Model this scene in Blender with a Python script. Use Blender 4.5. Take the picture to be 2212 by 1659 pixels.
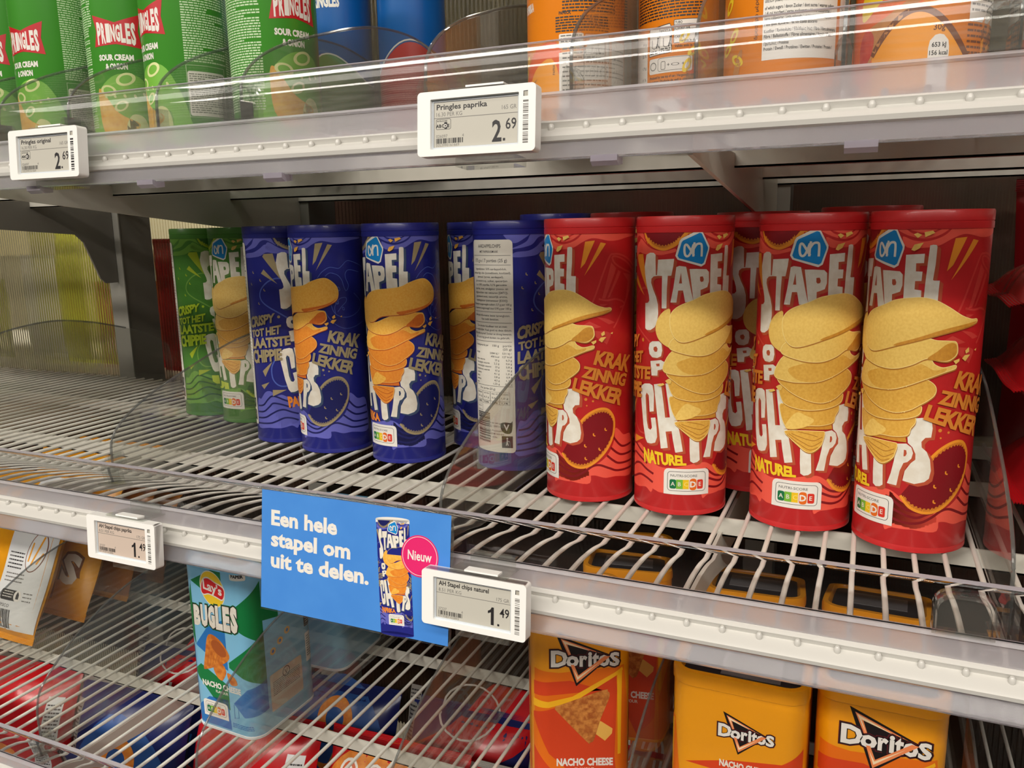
import bpy, bmesh, math, random
from math import sin, cos, pi, radians, sqrt
from mathutils import Vector, Matrix
from mathutils.geometry import tessellate_polygon
for _o in list(bpy.data.objects): bpy.data.objects.remove(_o)
SC = bpy.context.scene
COL = SC.collection
random.seed(7)

# ------------------------------------------------------------------ camera
cam_d = bpy.data.cameras.new('camera'); cam = bpy.data.objects.new('camera', cam_d); COL.objects.link(cam)
cam_d.sensor_fit = 'HORIZONTAL'; cam_d.sensor_width = 36.0
cam_d.lens = 1739.26 / 2212 * 36.0
cam_d.clip_start = 0.01
_r = Vector((0.91616371, 0.40039733, -0.01805625)); _u = Vector((-0.05977784, 0.18104845, 0.98165578)); _f = Vector((-0.39632141, 0.89827804, -0.1898049))
cam.matrix_world = Matrix(((_r.x, _u.x, -_f.x, 0.15028825), (_r.y, _u.y, -_f.y, -0.5008502), (_r.z, _u.z, -_f.z, 0.23728931), (0, 0, 0, 1)))
SC.camera = cam

# ------------------------------------------------------------------ world, lamps, exposure
SC.view_settings.view_transform = 'Standard'; SC.view_settings.look = 'None'
SC.view_settings.gamma = 1.0; SC.view_settings.use_curve_mapping = False
SC.view_settings.exposure = 0.33
w = bpy.data.worlds.new('world'); SC.world = w; w.use_nodes = True
w.node_tree.nodes['Background'].inputs[0].default_value = (1.0, 0.93, 0.84, 1)
w.node_tree.nodes['Background'].inputs[1].default_value = 0.02
def area(name, loc, target, sx, sy, power, col=(1, 0.93, 0.84)):
    l = bpy.data.lights.new(name, 'AREA'); l.shape = 'RECTANGLE'; l.size = sx; l.size_y = sy; l.energy = power; l.color = col
    o = bpy.data.objects.new(name, l); COL.objects.link(o); o.location = loc
    o.rotation_euler = (Vector(target) - Vector(loc)).to_track_quat('-Z', 'Y').to_euler()
    return o
area('aisle_lamp', (-0.3, -2.7, 1.85), (-0.3, -2.7, 0), 6.0, 0.35, 175)
area('aisle_lamp', (-0.3, -1.55, 1.85), (-0.3, -1.55, 0), 6.0, 0.35, 40)
area('aisle_lamp', (0.2, -0.8, 1.85), (0.2, -0.8, 0), 5.0, 0.3, 10)
area('neighbour_aisle_lamp', (-1.4, 1.9, 1.85), (-1.4, 1.9, 0), 5.0, 0.35, 130)

# ------------------------------------------------------------------ materials
def lin(c):
    return tuple(((x / 255.0) / 12.92 if x / 255.0 <= 0.04045 else ((x / 255.0 + 0.055) / 1.055) ** 2.4) for x in c)
MATS = {}
def mat(name, rgb, rough=0.45, metal=0.0, spec=0.5, var=None, scale=60.0, coat=0.0, bump=0.0):
    if name in MATS: return MATS[name]
    m = bpy.data.materials.new(name); m.use_nodes = True; nt = m.node_tree; b = nt.nodes['Principled BSDF']
    b.inputs['Base Color'].default_value = (*lin(rgb), 1); b.inputs['Roughness'].default_value = rough
    b.inputs['Metallic'].default_value = metal; b.inputs['Specular IOR Level'].default_value = spec
    b.inputs['Coat Weight'].default_value = coat; b.inputs['Coat Roughness'].default_value = 0.12
    if var or bump:
        tc = nt.nodes.new('ShaderNodeTexCoord'); nz = nt.nodes.new('ShaderNodeTexNoise'); nz.inputs['Scale'].default_value = scale; nz.inputs['Detail'].default_value = 6
        nt.links.new(tc.outputs['Object'], nz.inputs['Vector'])
        if var:
            cr = nt.nodes.new('ShaderNodeValToRGB'); cr.color_ramp.elements[0].position = 0.35; cr.color_ramp.elements[1].position = 0.65
            cr.color_ramp.elements[0].color = (*lin(rgb), 1); cr.color_ramp.elements[1].color = (*lin(var), 1)
            nt.links.new(nz.outputs['Fac'], cr.inputs['Fac']); nt.links.new(cr.outputs['Color'], b.inputs['Base Color'])
        if bump:
            bp = nt.nodes.new('ShaderNodeBump'); bp.inputs['Strength'].default_value = bump; bp.inputs['Distance'].default_value = 0.002
            nt.links.new(nz.outputs['Fac'], bp.inputs['Height']); nt.links.new(bp.outputs['Normal'], b.inputs['Normal'])
    MATS[name] = m; return m
def fresnel(nt, ior):
    # same reflectance from both sides of a thin sheet
    g = nt.nodes.new('ShaderNodeNewGeometry'); mr = nt.nodes.new('ShaderNodeMapRange'); fr = nt.nodes.new('ShaderNodeFresnel')
    mr.inputs[3].default_value = ior; mr.inputs[4].default_value = 1 / ior
    nt.links.new(g.outputs['Backfacing'], mr.inputs[0]); nt.links.new(mr.outputs[0], fr.inputs[0]); return fr
def clear_mat(name, tint=(0.93, 0.94, 0.93), haze=0.04, haze_col=(200, 198, 190), ior=1.49, rough=0.02, scratch=0.0):
    """thin clear plastic: see-through, fresnel gloss, a little dust"""
    if name in MATS: return MATS[name]
    m = bpy.data.materials.new(name); m.use_nodes = True; nt = m.node_tree; N = nt.nodes; L = nt.links
    N.remove(N['Principled BSDF']); out = N['Material Output']
    tr = N.new('ShaderNodeBsdfTransparent'); tr.inputs[0].default_value = (*tint, 1)
    gl = N.new('ShaderNodeBsdfGlossy'); gl.inputs['Roughness'].default_value = rough
    df = N.new('ShaderNodeBsdfDiffuse'); df.inputs[0].default_value = (*lin(haze_col), 1)
    fr = fresnel(nt, ior)
    m1 = N.new('ShaderNodeMixShader'); m1.inputs[0].default_value = haze
    if scratch:
        tc = N.new('ShaderNodeTexCoord'); mp = N.new('ShaderNodeMapping'); mp.inputs['Scale'].default_value = (6, 90, 90)
        nz = N.new('ShaderNodeTexNoise'); nz.inputs['Scale'].default_value = 4; nz.inputs['Detail'].default_value = 8
        mr = N.new('ShaderNodeMapRange'); mr.inputs[1].default_value = 0.4; mr.inputs[2].default_value = 0.8; mr.inputs[3].default_value = haze; mr.inputs[4].default_value = haze + scratch
        L.new(tc.outputs['Object'], mp.inputs[0]); L.new(mp.outputs[0], nz.inputs['Vector']); L.new(nz.outputs['Fac'], mr.inputs[0]); L.new(mr.outputs[0], m1.inputs[0])
    L.new(tr.outputs[0], m1.inputs[1]); L.new(df.outputs[0], m1.inputs[2])
    m2 = N.new('ShaderNodeMixShader'); L.new(fr.outputs[0], m2.inputs[0]); L.new(m1.outputs[0], m2.inputs[1]); L.new(gl.outputs[0], m2.inputs[2])
    L.new(m2.outputs[0], out.inputs[0]); MATS[name] = m; return m
def frost_mat(name, white=0.5, rough=0.3, tint=(0.95, 0.95, 0.97), col=(222, 220, 222), transl=0.35):
    """milky plastic: blurred see-through + white body"""
    if name in MATS: return MATS[name]
    m = bpy.data.materials.new(name); m.use_nodes = True; nt = m.node_tree; N = nt.nodes; L = nt.links
    N.remove(N['Principled BSDF']); out = N['Material Output']
    rf = N.new('ShaderNodeBsdfRefraction'); rf.inputs['Roughness'].default_value = rough; rf.inputs['IOR'].default_value = 1.08; rf.inputs[0].default_value = (*tint, 1)
    df = N.new('ShaderNodeBsdfDiffuse'); df.inputs[0].default_value = (*lin(col), 1)
    tl = N.new('ShaderNodeBsdfTranslucent'); tl.inputs[0].default_value = (*lin(col), 1)
    gl = N.new('ShaderNodeBsdfGlossy'); gl.inputs['Roughness'].default_value = 0.18
    fr = fresnel(nt, 1.45)
    ma = N.new('ShaderNodeMixShader'); ma.inputs[0].default_value = transl; L.new(df.outputs[0], ma.inputs[1]); L.new(tl.outputs[0], ma.inputs[2])
    mb = N.new('ShaderNodeMixShader'); mb.inputs[0].default_value = white; L.new(rf.outputs[0], mb.inputs[1]); L.new(ma.outputs[0], mb.inputs[2])
    mc = N.new('ShaderNodeMixShader'); L.new(fr.outputs[0], mc.inputs[0]); L.new(mb.outputs[0], mc.inputs[1]); L.new(gl.outputs[0], mc.inputs[2])
    L.new(mc.outputs[0], out.inputs[0]); MATS[name] = m; return m

def glass_mat(name, ior=1.45, tint=(.97, .97, .98)):
    # solid clear plastic that bends what lies behind it
    m = bpy.data.materials.new(name); m.use_nodes = True; nt = m.node_tree; N = nt.nodes; L = nt.links; N.remove(N['Principled BSDF'])
    g = N.new('ShaderNodeBsdfGlass'); g.inputs['IOR'].default_value = ior; g.inputs['Roughness'].default_value = .0; g.inputs['Color'].default_value = (*tint, 1)
    L.new(g.outputs[0], N['Material Output'].inputs[0]); MATS[name] = m; return m
# ------------------------------------------------------------------ object helpers
def empty(name, loc=(0, 0, 0), label=None, cat=None, group=None, rot=(0, 0, 0)):
    o = bpy.data.objects.new(name, None); COL.objects.link(o); o.location = loc; o.rotation_euler = rot; o.empty_display_size = 0.01
    return tag(o, label, cat, group)
def tag(o, label=None, cat=None, group=None, kind=None):
    if label: o['label'] = label
    if cat: o['category'] = cat
    if group: o['group'] = group
    if kind: o['kind'] = kind
    return o
def dup(o, loc, rot=None, label=None, group=None):
    r = o.copy(); COL.objects.link(r); r.location = loc
    if rot is not None: r.rotation_euler = rot
    if label: r['label'] = label
    if group: r['group'] = group
    for ch in list(o.children):
        c = ch.copy(); COL.objects.link(c); c.parent = r
        for g in list(ch.children):
            d = g.copy(); COL.objects.link(d); d.parent = c
    return r
class MB:
    def __init__(s): s.v = []; s.f = []; s.m = []; s.mats = []
    def mi(s, m):
        if m not in s.mats: s.mats.append(m)
        return s.mats.index(m)
    def add(s, vs, fs, m):
        b = len(s.v); k = s.mi(m); s.v += [tuple(p) for p in vs]
        for f in fs: s.f.append(tuple(b + i for i in f)); s.m.append(k)
    def box(s, x0, x1, y0, y1, z0, z1, m):
        s.add([(x0, y0, z0), (x1, y0, z0), (x1, y1, z0), (x0, y1, z0), (x0, y0, z1), (x1, y0, z1), (x1, y1, z1), (x0, y1, z1)],
              [(0, 3, 2, 1), (4, 5, 6, 7), (0, 1, 5, 4), (1, 2, 6, 5), (2, 3, 7, 6), (3, 0, 4, 7)], m)
    def prism(s, poly, fn, a, b, m):
        """poly: 2D points; fn(p, q, t) -> 3D; extruded t from a to b"""
        n = len(poly); vs = [fn(p[0], p[1], a) for p in poly] + [fn(p[0], p[1], b) for p in poly]
        fs = [(i, (i + 1) % n, n + (i + 1) % n, n + i) for i in range(n)]
        tri = tessellate_polygon([[Vector((p[0], p[1], 0)) for p in poly]])
        fs += [tuple(t) for t in tri] + [tuple(n + i for i in reversed(t)) for t in tri]
        s.add(vs, fs, m)
    def plate(s, outer, holes, fn, a, b, m):
        loops = [outer] + holes; vs = []; fs = []; allp = [p for l in loops for p in l]; n = len(allp)
        vs = [fn(p[0], p[1], a) for p in allp] + [fn(p[0], p[1], b) for p in allp]
        k = 0
        for l in loops:
            q = len(l)
            for i in range(q): fs.append((k + i, k + (i + 1) % q, n + k + (i + 1) % q, n + k + i))
            k += q
        tri = tessellate_polygon([[Vector((p[0], p[1], 0)) for p in l] for l in loops])
        fs += [tuple(t) for t in tri] + [tuple(n + i for i in reversed(t)) for t in tri]
        s.add(vs, fs, m)
    def tube(s, pts, r, m, n=10, cap=True):
        pts = [Vector(p) for p in pts]; vs = []; fs = []
        for i, p in enumerate(pts):
            d = (pts[min(i + 1, len(pts) - 1)] - pts[max(i - 1, 0)]).normalized()
            a = d.cross(Vector((0, 0, 1)) if abs(d.z) < 0.9 else Vector((1, 0, 0))).normalized(); b = d.cross(a)
            for k in range(n):
                t = 2 * pi * k / n; vs.append(p + r * (cos(t) * a + sin(t) * b))
        for i in range(len(pts) - 1):
            for k in range(n): fs.append((i * n + k, i * n + (k + 1) % n, (i + 1) * n + (k + 1) % n, (i + 1) * n + k))
        if cap: fs += [tuple(reversed(range(n))), tuple(range((len(pts) - 1) * n, len(pts) * n))]
        s.add(vs, fs, m)
    def lathe(s, prof, m, n=72, cx=0, cy=0):
        vs = []; fs = []
        for r, z in prof:
            for k in range(n): t = 2 * pi * k / n; vs.append((cx + r * cos(t), cy + r * sin(t), z))
        for i in range(len(prof) - 1):
            for k in range(n): fs.append((i * n + k, i * n + (k + 1) % n, (i + 1) * n + (k + 1) % n, (i + 1) * n + k))
        s.add(vs, fs, m)
    def sheet(s, rows, m):
        nr = len(rows); nc = len(rows[0])
        s.add([p for r in rows for p in r], [(i * nc + j, i * nc + j + 1, (i + 1) * nc + j + 1, (i + 1) * nc + j) for i in range(nr - 1) for j in range(nc - 1)], m)
    def build(s, name, parent=None, ang=35, smooth=True, fixn=True, loc=None):
        me = bpy.data.meshes.new(name); me.from_pydata(s.v, [], s.f)
        for m in s.mats: me.materials.append(m)
        me.polygons.foreach_set('material_index', s.m)
        if fixn:
            bm = bmesh.new(); bm.from_mesh(me); bmesh.ops.recalc_face_normals(bm, faces=bm.faces[:]); bm.to_mesh(me); bm.free()
        if smooth:
            me.polygons.foreach_set('use_smooth', [True] * len(me.polygons)); me.set_sharp_from_angle(angle=radians(ang))
        me.update(); o = bpy.data.objects.new(name, me); COL.objects.link(o)
        if parent: o.parent = parent
        if loc: o.location = loc
        return o
XP = lambda y, z, t: (t, y, z)       # profile in (y,z) extruded along x
YP = lambda x, z, t: (x, t, z)
ZP = lambda x, y, t: (x, y, t)
def rrect(x0, x1, z0, z1, r, n=5):
    out = []
    for cx, cz, a in ((x1 - r, z1 - r, 0), (x0 + r, z1 - r, 90), (x0 + r, z0 + r, 180), (x1 - r, z0 + r, 270)):
        for k in range(n + 1):
            t = radians(a + 90 * k / n); out.append((cx + r * cos(t), cz + r * sin(t)))
    return out
def smooth_pts(p, n=5, closed=True):
    out = []; q = len(p)
    for i in range(q if closed else q - 1):
        a, b, c, d = (p[(i - 1) % q], p[i], p[(i + 1) % q], p[(i + 2) % q]) if closed else (p[max(i - 1, 0)], p[i], p[i + 1], p[min(i + 2, q - 1)])
        for k in range(n):
            t = k / n
            out.append(tuple(0.5 * (2 * b[j] + (c[j] - a[j]) * t + (2 * a[j] - 5 * b[j] + 4 * c[j] - d[j]) * t * t + (3 * b[j] - a[j] - 3 * c[j] + d[j]) * t ** 3) for j in (0, 1)))
    if not closed: out.append(p[-1])
    return out

# ------------------------------------------------------------------ printed artwork (flat shapes in mm, wrapped on a surface)
_TXT = {}
def text_tris(s, bold=0.0, space=1.0):
    k = (s, bold, space)
    if k not in _TXT:
        c = bpy.data.curves.new('t', 'FONT'); c.body = s; c.resolution_u = 2; c.offset = bold; c.space_character = space; c.fill_mode = 'FRONT'
        o = bpy.data.objects.new('t', c); COL.objects.link(o); dg = bpy.context.evaluated_depsgraph_get(); dg.update()
        me = bpy.data.meshes.new_from_object(o.evaluated_get(dg)); me.calc_loop_triangles()
        v = [(p.co.x, p.co.y) for p in me.vertices]; t = [tuple(x.vertices) for x in me.loop_triangles]
        bpy.data.objects.remove(o); bpy.data.curves.remove(c); bpy.data.meshes.remove(me)
        if v:
            x0 = min(p[0] for p in v); x1 = max(p[0] for p in v); y0 = min(p[1] for p in v); y1 = max(p[1] for p in v)
        else: x0 = x1 = y0 = y1 = 0
        _TXT[k] = (v, t, (x0, x1, y0, y1))
    return _TXT[k]
class Art:
    def __init__(s): s.t = []          # (a, b, c, mat, layer)
    def poly(s, pts, m, layer, holes=(), smooth=False):
        if smooth: pts = smooth_pts(pts, 4)
        loops = [[Vector((p[0], p[1], 0)) for p in l] for l in [pts] + list(holes)]
        flat = [p for l in loops for p in l]
        for a, b, c in tessellate_polygon(loops): s.t.append((flat[a][:2], flat[b][:2], flat[c][:2], m, layer))
    def rect(s, x0, x1, z0, z1, m, layer, r=0, step=0):
        s.poly(rrect(x0, x1, z0, z1, r, 4) if r else [(x0, z0), (x1, z0), (x1, z1), (x0, z1)], m, layer)
    def ell(s, cx, cz, rx, rz, m, layer, rot=0, n=20, hole=0):
        f = lambda k, q: (cx + q * (rx * cos(k) * cos(rot) - rz * sin(k) * sin(rot)), cz + q * (rx * cos(k) * sin(rot) + rz * sin(k) * cos(rot)))
        o = [f(2 * pi * k / n, 1) for k in range(n)]
        s.poly(o, m, layer, [[f(2 * pi * k / n, hole) for k in range(n)]] if hole else ())
    def stroke(s, pts, w, m, layer, smooth=True, closed=False):
        if smooth: pts = smooth_pts(pts, 5, closed)
        n = len(pts); L = []; Rr = []
        for i, p in enumerate(pts):
            a = pts[(i - 1) % n] if closed else pts[max(i - 1, 0)]; b = pts[(i + 1) % n] if closed else pts[min(i + 1, n - 1)]
            dx, dz = b[0] - a[0], b[1] - a[1]; l = math.hypot(dx, dz) or 1
            L.append((p[0] - dz / l * w / 2, p[1] + dx / l * w / 2)); Rr.append((p[0] + dz / l * w / 2, p[1] - dx / l * w / 2))
        for i in range(n if closed else n - 1):
            j = (i + 1) % n; s.t.append((L[i], Rr[i], Rr[j], m, layer)); s.t.append((L[i], Rr[j], L[j], m, layer))
    def text(s, t, m, layer, quad=None, at=None, h=3.0, align='l', bold=0.0, sx=1.0, space=1.0, width=None, slant=0.0, rot=0.0):
        v, tr, (x0, x1, y0, y1) = text_tris(t, bold, space)
        if not v: return
        if quad:
            tl, trr, br, bl = quad
            def f(p):
                a = (p[0] - x0) / (x1 - x0); b = (p[1] - y0) / (y1 - y0)
                return tuple((1 - b) * ((1 - a) * bl[i] + a * br[i]) + b * ((1 - a) * tl[i] + a * trr[i]) for i in (0, 1))
        else:
            k = h / 0.72; kx = k * sx
            if width: kx = width / (x1 - x0)
            wd = (x1 - x0) * kx; ox = {'l': 0, 'c': -wd / 2, 'r': -wd}[align]; cr, sr = cos(rot), sin(rot)
            def f(p):
                X = ox + (p[0] - x0) * kx + slant * p[1] * k; Z = p[1] * k
                return (at[0] + X * cr - Z * sr, at[1] + X * sr + Z * cr)
        q = [f(p) for p in v]
        for a, b, c in tr: s.t.append((q[a], q[b], q[c], m, layer))
    def lines(s, x0, x1, z0, z1, m, layer, pitch=1.5, h=0.75, seed=1, fill=1.0):
        """small print nobody can read: rows of word-long dashes"""
        rd = random.Random(seed); z = z1
        while z - h > z0:
            x = x0; end = x1 if rd.random() < fill else x0 + (x1 - x0) * rd.uniform(0.4, 0.95)
            while x < end - 1:
                l = min(rd.uniform(1.2, 4.5), end - x); s.t.append(((x, z - h), (x + l, z - h), (x + l, z), m, layer)); s.t.append(((x, z - h), (x + l, z), (x, z), m, layer)); x += l + 0.6
            z -= pitch
    def bars(s, x0, x1, z0, z1, m, layer, vert=True, seed=3, unit=None):
        rd = random.Random(seed); a, b = (x0, x1) if vert else (z0, z1); u = unit or (b - a) / 62; p = a
        while p < b:
            l = u * rd.choice((1, 1, 2, 3)); g = u * rd.choice((1, 1, 2, 2)); e = min(p + l, b)
            s.rect(*((p, e, z0, z1) if vert else (x0, x1, p, e)), m, layer); p = e + g
    def xform(s, f, layer0=0):
        r = Art(); r.t = [(f(a), f(b), f(c), m, l + layer0) for a, b, c, m, l in s.t]; return r
    def onto(s, mb, wrap, ustep=2.5, vstep=None, dh=0.045):
        for a, b, c, m, l in s.t:
            polys = [[a, b, c]]
            for ax, st in ((0, ustep), (1, vstep)):
                if not st: continue
                nxt = []
                for P in polys:
                    lo = min(p[ax] for p in P); hi = max(p[ax] for p in P); k = math.floor(lo / st) + 1
                    while k * st < hi - 1e-6:
                        cpos = k * st; A = []; B = []
                        for i in range(len(P)):
                            p, q = P[i], P[(i + 1) % len(P)]
                            if p[ax] <= cpos: A.append(p)
                            if p[ax] >= cpos: B.append(p)
                            if (p[ax] - cpos) * (q[ax] - cpos) < 0:
                                t = (cpos - p[ax]) / (q[ax] - p[ax]); r = (p[0] + t * (q[0] - p[0]), p[1] + t * (q[1] - p[1])); A.append(r); B.append(r)
                        if len(A) > 2: nxt.append(A)
                        P = B; k += 1
                        if len(P) < 3: break
                    if len(P) > 2: nxt.append(P)
                polys = nxt
            for P in polys:
                ar = sum(P[i][0] * P[(i + 1) % len(P)][1] - P[(i + 1) % len(P)][0] * P[i][1] for i in range(len(P)))
                if abs(ar) < 1e-7: continue
                if ar < 0: P = P[::-1]
                mb.add([wrap(p[0], p[1], l * dh) for p in P], [tuple(range(len(P)))], m)
def cyl_wrap(Rmm):
    return lambda u, v, h: ((Rmm + h) * cos(u / Rmm) / 1000, (Rmm + h) * sin(u / Rmm) / 1000, v / 1000)
def flat_wrap(u, v, h): return (u / 1000, -h / 1000, v / 1000)
def tub_wrap(W, D, r):
    """perimeter of a rounded rectangle, u=0 at the middle of the front (-y) face, u grows to the right (+x)"""
    a = W - 2 * r; b = D - 2 * r; q = pi * r / 2; per = 2 * a + 2 * b + 4 * q
    def f(u, v, h):
        t = (u + a / 2) % per
        segs = ((a, 0), (q, 1), (b, 2), (q, 3), (a, 4), (q, 5), (b, 6), (q, 7)); k = 0
        while t > segs[k][0] and k < 7: t -= segs[k][0]; k += 1
        cc = ((a / 2, -b / 2, -90), (a / 2, b / 2, 0), (-a / 2, b / 2, 90), (-a / 2, -b / 2, 180))
        if k == 0: x, y = -a / 2 + t, -D / 2 - h
        elif k == 2: x, y = W / 2 + h, -b / 2 + t
        elif k == 4: x, y = a / 2 - t, D / 2 + h
        elif k == 6: x, y = -W / 2 - h, b / 2 - t
        else:
            cx, cy, a0 = cc[k // 2]; th = radians(a0) + t / r; x, y = cx + (r + h) * cos(th), cy + (r + h) * sin(th)
        return (x / 1000, y / 1000, v / 1000)
    return f

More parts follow.
